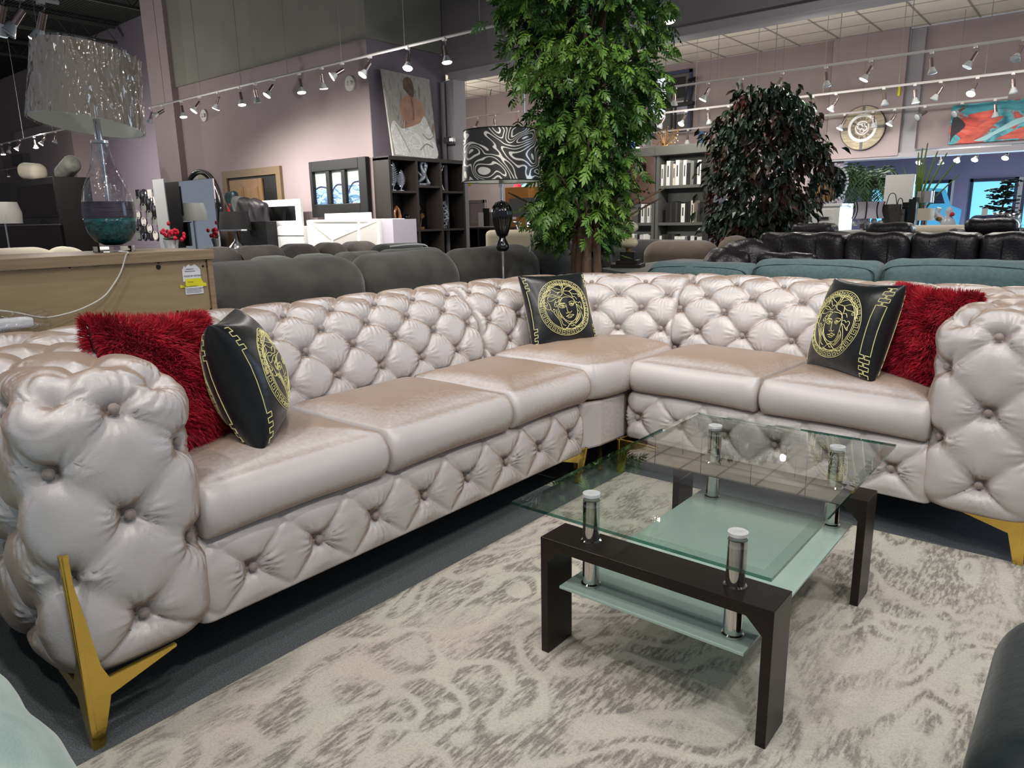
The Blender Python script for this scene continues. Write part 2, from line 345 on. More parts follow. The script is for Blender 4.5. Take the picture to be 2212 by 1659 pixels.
def tag(o, label=None, cat=None, group=None, kind=None):
    if label: o['label'] = label
    if cat: o['category'] = cat
    if group: o['group'] = group
    if kind: o['kind'] = kind
    return o
def thing(name, label, cat, loc=(0, 0, 0), rz=0, group=None, kind=None):
    o = bpy.data.objects.new(name, None); COL.objects.link(o); o.location = loc; o.rotation_euler = (0, 0, rz); o.empty_display_size = .05
    return tag(o, label, cat, group, kind)
def origin(o):
    p = np.zeros(3)
    while o is not None: p += np.array(o.location); o = o.parent
    return p
def fixn(me):
    import bmesh
    bm = bmesh.new(); bm.from_mesh(me); bmesh.ops.recalc_face_normals(bm, faces=bm.faces); bm.to_mesh(me); bm.free()
def obj(name, b, m, parent=None, world=False, smooth=False, bevel=0, auto=None, label=None, cat=None, group=None, kind=None, seg=2, recalc=True, center=True):
    V = np.concatenate(b.v) if b.v else np.zeros((0, 3)); loc = None
    if world and parent is not None: V = V-origin(parent)
    elif parent is None and center:
        lo, hi = V.min(0), V.max(0); loc = np.array([(lo[0]+hi[0])/2, (lo[1]+hi[1])/2, lo[2]]); V = V-loc
    me = bpy.data.meshes.new(name); me.from_pydata(V.tolist(), [], b.f); me.update()
    if recalc: fixn(me)
    me.materials.append(M[m] if isinstance(m, str) else m)
    if smooth: me.shade_smooth()
    if auto is not None: me.shade_smooth(); me.set_sharp_from_angle(angle=R(auto))
    o = bpy.data.objects.new(name, me); COL.objects.link(o)
    if parent is not None: o.parent = parent
    if loc is not None: o.location = loc
    if bevel:
        md = o.modifiers.new('bevel', 'BEVEL'); md.width = bevel; md.segments = seg; md.limit_method = 'ANGLE'; md.angle_limit = R(40)
    return tag(o, label, cat, group, kind)
def struct(name, b, m, **k): return obj(name, b, m, kind='structure', **k)
def copy_tree(o, parent=None):
    c = o.copy(); COL.objects.link(c)
    if parent is not None: c.parent = parent
    for ch in list(o.children): copy_tree(ch, c)
    return c
def smoothcurve(P, n=6):
    P = [np.array(p, float) for p in P]; out = []
    for i in range(len(P)-1):
        a = P[max(i-1, 0)]; b = P[i]; c = P[i+1]; d = P[min(i+2, len(P)-1)]
        for k in range(n):
            t = k/n; out.append(.5*((2*b)+(c-a)*t+(2*a-5*b+4*c-d)*t*t+(-a+3*b-3*c+d)*t**3))
    out.append(P[-1]); return out
def ordn(i): return ['first', 'second', 'third', 'fourth', 'fifth', 'sixth', 'seventh', 'eighth', 'ninth', 'tenth', 'eleventh', 'twelfth', 'thirteenth', 'fourteenth', 'fifteenth', 'sixteenth', 'seventeenth', 'eighteenth'][i]

# ------------------------------------------------------------------ upholstery maths
def seg_dist(P, segs):
    """distance from each point to the nearest fold segment, and to the nearest end"""
    best = np.full(len(P), 9.)
    for a, b in segs:
        ab = b-a; L = ab@ab; d = P-a; t = np.clip((d@ab)/L, 0, 1); q = d-t[:, None]*ab
        best = np.minimum(best, np.sqrt((q*q).sum(1)))
    return best
def pt_dist(P, pts):
    best = np.full(len(P), 9.); idx = np.zeros(len(P), int)
    for k, c in enumerate(pts):
        d = np.sqrt(((P-c)**2).sum(1)); m = d < best; best[m] = d[m]; idx[m] = k
    return best, idx
def puff(P, segs, pits, A, Rr, pleat=.0062, frame=None):
    """pillow height between folds (folds strongest near the buttons), dimples at the buttons, radial pleats round them"""
    dist = seg_dist(P, segs); d = np.clip(dist/Rr, 0, 1); crease = 1-(1-(1-d)**2.2)**.62
    fine = np.exp(-(dist/.0055)**2)
    if not len(pits): return A*(1-crease*.6)
    r, k = pt_dist(P, pits); pc = np.asarray(pits)[k]
    near = np.exp(-(r/.085)**2)
    h = A*(1-crease*(.40+.60*near))-.0022*fine*(1-near*.5)
    h = h-.55*A*np.exp(-(r/.030)**2)-.012*np.exp(-(r/.019)**2)
    q = P-pc
    if P.shape[1] == 2: th = np.arctan2(q[:, 1], q[:, 0])
    else: th = np.arctan2(q[:, 2], q[:, 0]+q[:, 1])
    ph = th*22+k*1.7+2.6*np.sin(th*2+k*2.1)
    sector = .35+.65*np.clip(np.sin(th*2+k*1.3)+.4, 0, 1)
    return h+pleat*sector*(np.abs(np.sin(ph*.5))**.8*2-1.2)*np.exp(-((r-.040)/.028)**2)

def text_mesh(s, size, ex=.001, align='CENTER', name='lettering', m='label_ink'):
    cu = bpy.data.curves.new(name, 'FONT'); cu.body = s; cu.size = size; cu.extrude = ex; cu.align_x = align; cu.align_y = 'CENTER'; cu.resolution_u = 2
    o = bpy.data.objects.new(name, cu); COL.objects.link(o); dg = bpy.context.evaluated_depsgraph_get(); dg.update()
    me = bpy.data.meshes.new_from_object(o.evaluated_get(dg)); bpy.data.objects.remove(o); bpy.data.curves.remove(cu)
    me.materials.clear(); me.materials.append(M[m]); q = bpy.data.objects.new(name, me); COL.objects.link(q); return q
# ================================================================== SETTING
WX0, WX1 = -32., 6.5
b = B().box(WX0, WX1, -3, 20, -.1, 0); struct('floor', b, 'carpet')
YB, YH, YW = 6.9, 8.4, 12.5            # left back wall, beam over the opening, far wall
XC = -8.11; ZW = 3.5
b = B().box(-13.3, XC, YB, YB+.12, 0, ZW); b.box(XC-.12, XC, YB+.12, YH, 0, ZW); struct('wall_left_back', b, 'wall')
# the return wall is a deeper purple
b = B().box(XC, XC+.012, YB+.001, YH, 0, ZW-.0); struct('wall_return', b, 'wall_purple')
b = B().box(-14.1, -13.3, YB-.12, YB+.2, 0, 6.2); struct('wall_pilaster', b, 'wall')
b = B().box(-13.3, XC+.05, YB-.04, YB+.10, ZW, 6.2); b.box(XC-.05, XC+.05, YB+.1, YH-.1, ZW, 6.2); struct('wall_upper', b, 'wall_dark')
b = B().box(-24, -14.1, 9.3, 9.45, 0, 6.2); struct('wall_far_left', b, 'wall_purple')
_c = at(38, 330, Y=8.6)[0], at(160, 330, Y=8.6)[0]; b = B().box(_c[0], _c[1], 8.6, 9.3, 0, at(100, 268, Y=8.6)[2]); struct('wall_column', b, 'wall')
b = B().box(WX0, -24, 9.6, 9.75, 0, 6.2); b.box(WX0-.1, WX0, -3, 9.75, 0, 6.2); struct('wall_outer_left', b, 'wall')
b = B().box(XC, WX1, YH-.05, YH+.15, 3.24, 6.2); b.box(-7.0, -6.85, YH-.10, YH-.05, 3.4, 6.2); struct('wall_bulkhead', b, 'bulkhead')
b = B().box(XC+.15, WX1, YH-.10, YH+.2, 3.14, 3.24); struct('trim_1', b, 'beam_paint', bevel=.01)
b = B().box(XC+.01, XC+.22, YH-.06, YH+.2, 0, 3.14); struct('trim_2', b, 'beam_paint')
b = B().box(WX0, WX1, -3, YH, 6.2, 6.3)
for i in range(150): b.box(WX0, WX1, -3+i*.076*1.0, -3+i*.076+.03, 6.16, 6.2)
b.box(WX0, XC-.05, YH, 9.8, 6.2, 6.3)
for i in range(18): b.box(WX0, XC-.05, YH+i*.076, YH+i*.076+.03, 6.16, 6.2)
struct('ceiling', b, 'ceiling_dark')
# steel joists under the dark deck
for i in range(5):
    x = -10-3.4*i; q = B().box(x, x+.08, -2, 9, 5.95, 6.02); q.box(x, x+.08, -2, 9, 5.6, 5.66)
    for k in range(20): q.tube([(x+.04, -2+k*.55, 5.63), (x+.04, -2+k*.55+.275, 5.98), (x+.04, -2+k*.55+.55, 5.63)], .012, 4)
    struct('ceiling_joist', q, 'ceiling_dark')
# tiled ceiling of the far room with its grid
ZT = 3.7
b = B().box(-14, WX1, YH+.15, YW, ZT, ZT+.03); struct('ceiling_tiled', b, 'tile')
b = B()
for i in range(34): b.box(-14+.61*i, -14+.61*i+.024, YH+.15, YW, ZT-.006, ZT)
for i in range(7): b.box(-14, WX1, YH+.3+.61*i, YH+.324+.61*i, ZT-.006, ZT)
struct('trim_3', b, 'tile_grid')
# far wall, with the clock bulkhead and the window bay beneath it
zb = 1.96
b = B().box(-14, -3.72, YW, YW+.12, 0, ZT); struct('wall_far', b, 'wall')
b = B().box(-3.68, -2.64, YW-.12, YW+.15, zb-.04, ZT); struct('wall_clock', b, 'wall')
b = B().box(-2.64, WX1, YW+.05, YW+.2, zb+.05, ZT); struct('wall_picture', b, 'wall')
b = B().box(-2.64, -2.44, YW-.02, YW+.05, zb, ZT-.02); struct('trim_4', b, 'beam_paint')
b = B().box(-3.75, WX1, YW-.10, YW+.22, zb-.07, zb); struct('trim_5', b, 'beam_paint')
b = B().box(-3.6, -3.42, YW, YW+.2, 0, zb); struct('trim_6', b, 'wall_purple')
b = B().box(-4.2, WX1, YW+.2, 17.2, 2.30, 2.36); struct('ceiling_alcove', b, 'ceiling_dark')
YG = 17.
wz1 = 1.70
b = B().box(-6, 4, YG, YG+.15, wz1, 2.36); b.box(-6, 4, YG, YG+.15, 0, .45)
for x0, x1 in ((-6, -4.1), (-2.55, -2.30), (3.6, 4)): b.box(x0, x1, YG, YG+.15, .45, wz1)
struct('wall_front', b, 'blue_wall')
b = B().box(-4.2, 4, 14.6, 14.7, 2.12, 2.30); struct('trim_7', b, 'beam_paint')
for i, (l, r_) in enumerate(((-4.1, -3.35), (-3.3, -2.6), (-2.28, -1.5), (-1.42, -.4), (-.32, 1.2))):
    w = struct('window_%d' % (i+1), B().box(l, r_, YG+.06, YG+.08, .5, wz1-.03), 'daylight')
    q = B().box(l, l+.05, YG-.03, YG+.06, .45, wz1); q.box(r_-.05, r_, YG-.03, YG+.06, .45, wz1); q.box(l, r_, YG-.03, YG+.06, wz1-.06, wz1); q.box(l, r_, YG-.03, YG+.06, .45, .5)
    obj('window_frame', q, 'win_frame', w, world=True)
# bare winter trees, snow and a parked car seen through the glass
q = B()
def branch(p, d, L, r, n):
    e = p+d*L; q.tube([p, e], [r, r*.6], 4)
    if n:
        for k in range(3):
            dd = d+rng.normal(0, .5, 3)*np.array([1, .15, 1]); dd /= np.linalg.norm(dd); branch(e, dd, L*.72, r*.6, n-1)
for x in (-3.5, -2.9, -1.0, -.6): branch(np.array([x, YG+.02, .55]), np.array([0, 0, 1.]), .32, .02, 4)
tag(obj('bare_trees', q, 'window_tree'), 'bare blue-tinted winter branches seen through the shop windows', 'tree', kind='stuff')
tag(obj('snow_bank', B().box(-2.2, .5, YG-.0, YG+.05, .5, .74), 'snow', bevel=.02), 'white snow bank at the foot of the right-hand window', 'snow', kind='stuff')
x0, x1, z0, z1 = ext(2003, 424, 2050, 486, YG-.05)
car = thing('car', 'pale blue parked car seen through the shop window', 'car', ((x0+x1)/2, YG-.1, z0))
q = B().prism([(x0-.1, z0-.05), (x1+.2, z0-.05), (x1+.22, z0+.30), (x1+.02, z0+.38), (x1-.10, z0+.70), (x0-.1, z0+.74)], YG-.10, YG-.02)
obj('body', q, 'window_tree', car, world=True, bevel=.03)
q = B().prism([(x0+.02, z0+.42), (x1-.08, z0+.42), (x1-.16, z0+.64), (x0+.02, z0+.67)], YG-.115, YG-.10); obj('side_window', q, 'win_frame', car, world=True)

# ================================================================== SECTIONAL SOFA
def resample(prof, step_list):
    """prof: points; returns dense points, outward normals and the arc length at every original point"""
    P = np.array(prof, float); L = np.r_[0, np.cumsum(np.linalg.norm(np.diff(P, axis=0), axis=1))]
    S = smoothcurve(P, 24); S = np.array(S); l2 = np.r_[0, np.cumsum(np.linalg.norm(np.diff(S, axis=0), axis=1))]
    way = l2[::24]
    vs = []
    for (a, bb, st) in step_list:
        n = max(2, int((way[bb]-way[a])/st)); vs += list(np.linspace(way[a], way[bb], n, endpoint=False))
    vs = np.array(vs); X = np.interp(vs, l2, S[:, 0]); Z = np.interp(vs, l2, S[:, 1])
    e = 1e-3; tx = np.interp(vs+e, l2, S[:, 0])-np.interp(vs-e, l2, S[:, 0]); tz = np.interp(vs+e, l2, S[:, 1])-np.interp(vs-e, l2, S[:, 1])
    t = np.hypot(tx, tz); t[t == 0] = 1
    return vs, np.c_[X, Z], np.c_[-tz/t, tx/t], way
def links(nodes, dmax, dmin=.04):
    """nodes: list of (pos, parity, is_button) -> fold segments between opposite parities"""
    out = []
    for i in range(len(nodes)):
        for j in range(i+1, len(nodes)):
            if nodes[i][1] != nodes[j][1]:
                d = np.linalg.norm(nodes[i][0]-nodes[j][0])
                if dmin < d < dmax: out.append((nodes[i][0], nodes[j][0]))
    return out
def add_buttons(parent, items, r=.0125):
    for p, n in items:
        q = B().lathe([(0, -.006), (r*.8, -.004), (r, .002), (r*.85, .007), (r*.5, .0095), (0, .0105)], p, 14, axis=n)
        obj('button', q, 'velvet_button', parent, world=True, smooth=True, recalc=False)
def sweep(name, parent, path, ulen, prof, steps, nodes, dmax, A, Rr, du, endr=.05, m='velvet', vclip=None, blen=True, e0=None):
    """tufted upholstery swept along a plan path; path(u) -> x, y, front normal"""
    vs, PR, NR, way = resample(prof, steps)
    nn = [(np.array([u, way[w]]), par, isb) for (u, w, par, isb) in nodes]
    segs = links(nn, dmax); pits = [n[0] for n in nn if n[2]]
    us = np.r_[0, .004, np.arange(.012, ulen-.012, du), ulen-.004, ulen]
    U, V = np.meshgrid(us, vs, indexing='ij')
    Q = np.c_[U.ravel(), V.ravel()]
    lo, hi = vclip
    mask = np.clip((Q[:, 1]-way[lo])/.03+.0, 0, 1)*np.clip((way[hi]-Q[:, 1])/.05, 0, 1)
    h = puff(Q, segs, pits, A, Rr).reshape(U.shape)
    msk = mask.reshape(U.shape); h = h*msk+(1-msk)*A*.6
    e = np.minimum(U*(endr/e0 if e0 else 1), ulen-U); h = h-endr*(1-np.sqrt(np.clip(1-(1-np.clip(e/endr, 0, 1))**2, 0, 1)))*.8
    base = np.array([path(u) for u in us])         # x, y, nx, ny
    nx, ny = base[:, 2:3], base[:, 3:4]
    off = PR[None, :, 0]-h*(-NR[None, :, 0])*1.0
    # profile coordinates: first = distance behind the front plane, second = height; outward normal of the loop
    o2 = PR[None, :, 0]+h*NR[None, :, 0]; z2 = PR[None, :, 1]+h*NR[None, :, 1]
    P = np.stack([base[:, 0:1]-nx*o2, base[:, 1:2]-ny*o2, z2+0*o2], -1)
    g = B().grid(P, wv=True); nv = len(vs); nu = len(us)
    g.f.append(tuple(range(nv))); g.f.append(tuple((nu-1)*nv+j for j in range(nv)))
    o = obj(name, g, m, parent, world=True, smooth=True)
    items = []
    for (uv, par, isb) in nn:
        if not isb or not (.01 < uv[0] < ulen-.01): continue
        j = np.argmin(abs(vs-uv[1])); bx = path(uv[0]); nO, nZ = NR[j]; hh = A*.12
        p = np.array([bx[0]-bx[2]*(PR[j, 0]+hh*nO), bx[1]-bx[3]*(PR[j, 0]+hh*nO), PR[j, 1]+hh*nZ]); items.append((p, (-bx[2]*nO, -bx[3]*nO, nZ)))
    add_buttons(o, items); return o
# back profile (distance behind the seat front, height); the loop runs up the front, over the roll and down the back
BP = [(.50, .20), (.52, .36), (.52, .465), (.525, .56), (.56, .655), (.605, .720), (.68, .770), (.78, .784), (.87, .742), (.92, .66), (.925, .40), (.915, .17), (.72, .15), (.50, .20)]
BST = [(0, 1, .05), (1, 9, .0052), (9, 11, .06), (11, 13, .06)]
def back(parent, path, ulen, du, ph0, ph1, extra=None, name='backrest', endr=.05):
    nodes = []
    for w, par in ((1, 1), (2, 0), (3, 1), (4, 0), (5, 1), (6, 0), (7, 1), (8, 0), (9, 1)):
        ph = ph1 if par else ph0
        for k in range(-2, 14):
            u = ph+k*du
            if -.25 < u < ulen+.25: nodes.append((u, w, par, 2 <= w <= 6))
    return sweep(name, parent, path, ulen, BP, BST, nodes, .185, .029, .056, .0055, vclip=(0, 10), endr=endr)
RP = [(.0, .150), (.0, .195), (.0, .245), (.0, .290), (.02, .332), (.10, .338), (.12, .25), (.10, .148), (.0, .150)]
def rail(parent, path, u0, u1, du, ph):
    L = u1-u0; nodes = []
    for k in range(-2, 14):
        nodes.append((ph-u0+k*du, 2, 1, True)); nodes.append((ph-u0+(k+.5)*du, 4, 0, False)); nodes.append((ph-u0+(k+.5)*du, 0, 0, False))
    nodes = [n for n in nodes if -.2 < n[0] < L+.2]
    return sweep('front_rail', parent, lambda u: path(u+u0), L, RP, [(0, 5, .0055), (5, 8, .04)], nodes, .17, .024, .055, .0055, endr=.03, vclip=(0, 6))
def arm(parent, path, u0, w=.30, D=.66, z0=.155, z1=.778, Rc=.075):
    """rounded tufted block: front panel, both sides and the top share one fold net"""
    lo = np.array([0, 0, z0]); hi = np.array([w, D, z1]); il, ih = lo+Rc, hi-Rc; il[2] = lo[2]+.02
    def rnd(P):
        q = np.clip(P, il, ih); d = P-q; L = np.linalg.norm(d, axis=-1, keepdims=True); L[L == 0] = 1; n = d/L
        r = np.where(P[..., 2:3] < il[2]+1e-9, Rc, Rc); return q+n*r, n
    nodes = []
    zc = (.848, .616, .384, .145); zm = (.726, .490, .254)
    def N(p, par, isb): nodes.append([np.array(p, float), par, isb])
    for a in (0, w):
        for z in zc[1:]: N((a, 0, z), 0, bool(.2 < z < .8))
        N((a+(.035 if a == 0 else -.035), .015, z1), 0, 2)
    for z in zm: N((w/2, 0, z), 1, True)
    N((0+w*.0, 0, .02), 0, False)
    for a in (0, w):
        for i in range(1, 7):
            y = .152*i
            if y > D+.1: break
            for z in (zm if i % 2 else zc[1:]): N((a, y, z), 1 if i % 2 else 0, bool(.2 < z))
            N((a+(.035 if a == 0 else -.035), y, z1), 0 if i % 2 == 0 else 1, True) if i % 2 == 0 else None
    for i in range(0, 4): N((w/2, .115+.30*i, z1), 1, True)
    for z in (.0,): N((w/2, 0, .02), 1, False)
    PN = np.array([n[0] for n in nodes]); PR, _ = rnd(np.clip(PN, [0, 0, -1], [w, 9, z1])); 
    for n, p, n0 in zip(nodes, PR, PN):
        if n0[2] > il[2]: n[0] = p
    segs = links(nodes, .235, .05); pits = [n[0] for n in nodes if n[2]]
    st = .0055; V = []; F = []; n0 = 0
    def face(o, e1, e2, n1, n2):
        nonlocal n0
        s1 = np.linspace(0, 1, n1); s2 = np.linspace(0, 1, n2)
        P = o+s1[:, None, None]*e1+s2[None, :, None]*e2; V.append(P.reshape(-1, 3))
        for i in range(n1-1):
            for j in range(n2-1): F.append((n0+i*n2+j, n0+(i+1)*n2+j, n0+(i+1)*n2+j+1, n0+i*n2+j+1))
        n0 += n1*n2
    nw, nd, nz = int(w/st), int(D/st*.8), int((z1-z0)/st)
    X, Y, Z = np.array([w, 0, 0]), np.array([0, D, 0]), np.array([0, 0, z1-z0]); o = np.array([0, 0, z0])
    face(o, X, Z, nw, nz); face(o, Y, Z, nd, nz); face(o+X, Y, Z, nd, nz); face(o+Z, X, Y, nw, nd); face(o+Y, X, Z, nw, nz)
    P = np.concatenate(V); Pr, Nn = rnd(P); Pr[:, 2] = np.where(P[:, 2] < il[2], P[:, 2], Pr[:, 2])
    lowm = np.clip((P[:, 2]-z0)/.02, 0, 1)
    Nn = Nn*np.array([1, 1, 1]); h = puff(Pr, segs, pits, .036, .080, pleat=.0055)
    hb = Pr[:, 1] > D-.12; h = np.where(hb, h*np.clip((D-Pr[:, 1])/.12, 0, 1), h)
    und = (1-np.clip((P[:, 2]-z0)/.06, 0, 1))**2*.03; Pr = Pr+Nn*(h-und)[:, None]
    def W_(p):
        bx = np.array([path(u0+a) for a in np.atleast_1d(p[:, 0])]); return np.c_[bx[:, 0]-bx[:, 2]*(p[:, 1]-.02), bx[:, 1]-bx[:, 3]*(p[:, 1]-.02), p[:, 2]]
    g = B().add(W_(Pr), F); g.f.append(None); g.f.pop()
    oo = obj('armrest', g, 'velvet', parent, world=True, smooth=False)
    import bmesh
    bm = bmesh.new(); bm.from_mesh(oo.data); bmesh.ops.remove_doubles(bm, verts=bm.verts, dist=.0004)
    be = [e for e in bm.edges if e.is_boundary]; bmesh.ops.holes_fill(bm, edges=be, sides=0); bmesh.ops.recalc_face_normals(bm, faces=bm.faces); bm.to_mesh(oo.data); bm.free(); oo.data.shade_smooth()
    items = []
    for n in nodes:
        if n[2] is True and n[0][1] < D-.05:
            p = n[0][None, :]; q, nr = rnd(p); pw = W_(p+nr*.004)[0]; pw2 = W_(p+nr*.014)[0]; items.append((pw, pw2-pw))
    add_buttons(oo, items); return oo
def cushion(name, parent, outline, z0, z1, m='velvet', er=.055, crown=.02, world=True, side=.22, wr=.0, front=None, label=None, nose=.0, cg=None, gp=None):
    """upholstered seat pad from a convex plan outline"""
    O = np.array(outline, float); n = len(O); c = O.mean(0)
    # round the plan corners
    dense = []
    for i in range(n):
        a, b_, d_ = O[(i-1) % n], O[i], O[(i+1) % n]; r = .035
        p1 = b_+(a-b_)/np.linalg.norm(a-b_)*r; p2 = b_+(d_-b_)/np.linalg.norm(d_-b_)*r
        for t in np.linspace(0, 1, 6): dense.append((1-t)**2*p1+2*t*(1-t)*b_+t*t*p2)
        for t in np.linspace(.04, .96, 22): dense.append(p2+(d_+(b_-d_)/np.linalg.norm(b_-d_)*r-p2)*t)
    dense = np.array(dense); m_ = len(dense); R0 = np.linalg.norm(dense-c, axis=1); wf = np.ones(m_); ext_ = 0
    if front is not None:
        fr = np.array(front, float)/np.linalg.norm(front); tg = np.roll(dense, -1, 0)-np.roll(dense, 1, 0); nr = np.c_[tg[:, 1], -tg[:, 0]]; nr /= np.linalg.norm(nr, axis=1, keepdims=True)+1e-9
        if (nr*(dense-c)).sum() < 0: nr = -nr
        wf = side+(1-side)*np.clip(nr@fr, 0, 1); ext_ = (dense-c)@fr; fmax = ext_.max(); fmin = ext_.min()
    rings = []
    h = z1-z0
    for t in np.linspace(0, PI, 15): rings.append((er*(1-math.sin(t)), (z0+er*.8)+(h-er*1.6)*(.5-.5*math.cos(t))+(-er*.8*math.cos(t))))
    top = [(s_, None) for s_ in np.linspace(0, 1, 16)[1:]]
    P = []
    zz = z1
    for ins, z in rings:
        k = 1-ins*wf/R0; P.append(np.c_[c+(dense-c)*k[:, None], np.full(m_, z)])
    k0 = 1-er*wf/R0; ztop = rings[-1][1]
    for s_, _ in top[:-1]:
        k = k0*(1-s_); q = c+(dense-c)*k[:, None]; w = 1-(1-s_)**2.2
        if front is not None:
            e_ = ((q-c)@fr-fmin)/(fmax-fmin); w = .30*w+.70*np.sin(PI*np.clip(e_*.92+.04, 0, 1)**.9)**.8
            w = w*(1-(1-s_)**8)
        z = ztop+crown*w+wr*np.sin(q[:, 0]*37+q[:, 1]*21+3*np.sin(q[:, 1]*9))*(1-s_)*s_*4; P.append(np.c_[q, z*np.ones(m_)])
    P = np.array(P); g = B().grid(P, wv=True); N0 = len(P)*m_
    g.add(np.array([[*c, ztop+crown*(1 if front is None else float(.3+.7*np.sin(PI*(.92*(0-fmin)/(fmax-fmin)+.04)**.9)**.8))], ]), []); last = (len(P)-1)*m_
    for j in range(m_): g.f.append((last+j, last+(j+1) % m_, N0))
    g.f.append(tuple(range(m_))[::-1])
    return obj(name, g, m, parent, world=world, smooth=True, label=label)
def gold_leg(parent, p, d1, d2, up=.0, h=.155, foot=.028, out=.0):
    """forked leg: a foot tapering up to a knee, blades running under the rail along d1 and d2, optional blade up the corner"""
    p = np.array(p, float); d1 = np.array([*d1, 0.]); d2 = np.array([*d2, 0.]); g = B()
    for d, nrm in ((d1, d2), (d2, d1)):
        poly = [(0, 0), (foot*.8, 0), (.050, .110), (.20, h-.004), (.20, h+.004), (.052, h-.002), (.040, h+.03)] + ([(.004, h+up)] if up else []) + [(-.004, h+up)] if up else [(0, 0), (foot, 0), (.055, .10), (.20, h-.004), (.20, h+.004), (-.002, h+.004)]
        V = []
        for t in (0, .012):
            for a, z in poly: V.append(p+d*a-nrm*(-t)*1.0+np.array([0, 0, z])-(d1+d2)*out*(1-min(z/h, 1)))
        n = len(poly); F = [tuple(range(n)), tuple(range(2*n-1, n-1, -1))]+[(i, i+n, (i+1) % n+n, (i+1) % n) for i in range(n)]
        g.add(V, F)
    return obj('leg', g, 'gold', parent, world=True, bevel=.0015)

LP = lambda u: (-1.60, .455+u, 1., 0.)
a4 = R(4); RS = np.array([-1.565, 2.70]); RD = np.array([math.cos(a4), -math.sin(a4)]); RN = np.array([-math.sin(a4), -math.cos(a4)])
RPt = lambda u: (*(RS+RD*u), *RN)
def rp(u, off): return RS+RD*u-RN*off

LS = thing('tufted_sofa', 'champagne velvet tufted three-seat sofa section running down the left, nearest arm in front', 'sofa', (-2.0, 1.4, 0))
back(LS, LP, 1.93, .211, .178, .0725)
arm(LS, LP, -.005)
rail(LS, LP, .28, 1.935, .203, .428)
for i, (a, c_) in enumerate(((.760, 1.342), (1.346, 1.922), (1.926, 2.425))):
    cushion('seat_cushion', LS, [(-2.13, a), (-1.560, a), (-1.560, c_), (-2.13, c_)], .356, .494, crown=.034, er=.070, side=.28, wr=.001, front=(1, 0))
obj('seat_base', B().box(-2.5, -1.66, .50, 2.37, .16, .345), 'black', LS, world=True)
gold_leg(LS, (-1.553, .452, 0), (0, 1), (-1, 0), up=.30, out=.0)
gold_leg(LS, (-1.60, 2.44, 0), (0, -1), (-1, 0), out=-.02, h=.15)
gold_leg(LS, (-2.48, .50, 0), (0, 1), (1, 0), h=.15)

RSo = thing('tufted_sofa', 'champagne velvet tufted two-seat sofa section along the back, arm at the right edge', 'sofa', (-.85, 3.0, 0))
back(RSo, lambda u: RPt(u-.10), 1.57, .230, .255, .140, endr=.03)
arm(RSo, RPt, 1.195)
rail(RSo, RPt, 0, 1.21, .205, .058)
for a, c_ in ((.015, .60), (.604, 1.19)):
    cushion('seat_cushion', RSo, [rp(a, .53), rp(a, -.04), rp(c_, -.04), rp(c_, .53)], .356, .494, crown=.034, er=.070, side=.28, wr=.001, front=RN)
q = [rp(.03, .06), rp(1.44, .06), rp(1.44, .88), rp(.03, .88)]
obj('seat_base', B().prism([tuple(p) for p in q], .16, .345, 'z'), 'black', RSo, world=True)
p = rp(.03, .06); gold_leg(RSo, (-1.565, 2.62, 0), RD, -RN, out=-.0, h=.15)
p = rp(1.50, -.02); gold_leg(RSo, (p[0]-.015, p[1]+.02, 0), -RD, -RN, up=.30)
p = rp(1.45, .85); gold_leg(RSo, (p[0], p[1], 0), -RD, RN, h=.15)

CS = thing('tufted_corner_seat', 'champagne velvet tufted corner seat wedged between the two sofa sections', 'sofa', (-1.9, 2.8, 0))
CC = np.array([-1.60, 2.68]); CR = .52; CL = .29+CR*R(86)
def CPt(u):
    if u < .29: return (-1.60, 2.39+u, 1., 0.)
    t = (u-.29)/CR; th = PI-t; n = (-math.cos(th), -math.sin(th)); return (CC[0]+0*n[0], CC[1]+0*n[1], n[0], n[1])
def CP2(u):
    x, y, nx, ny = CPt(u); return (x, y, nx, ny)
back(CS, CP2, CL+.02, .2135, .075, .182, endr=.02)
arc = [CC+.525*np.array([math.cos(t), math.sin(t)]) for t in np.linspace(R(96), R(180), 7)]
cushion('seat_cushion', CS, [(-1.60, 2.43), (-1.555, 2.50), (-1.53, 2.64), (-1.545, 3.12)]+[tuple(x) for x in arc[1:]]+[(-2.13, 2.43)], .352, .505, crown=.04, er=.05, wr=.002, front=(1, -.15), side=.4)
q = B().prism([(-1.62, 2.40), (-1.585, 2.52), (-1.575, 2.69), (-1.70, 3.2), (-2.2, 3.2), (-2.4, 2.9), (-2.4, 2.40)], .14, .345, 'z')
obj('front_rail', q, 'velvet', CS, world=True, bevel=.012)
obj('leg', B().box(-1.645, -1.63, 2.585, 2.60, 0, .14), 'gold', CS, world=True)
obj('leg', B().box(-2.2, -2.18, 3.0, 3.02, 0, .14), 'gold', CS, world=True)

# ================================================================== RUG
b = B(); nx, ny = 60, 60
b.box(-1.52, 1.6, -1.2, 2.615, .001, .014)
tag(obj('area_rug', b, 'rug', bevel=.005), 'cream and grey distressed damask rug under the glass coffee table', 'rug')

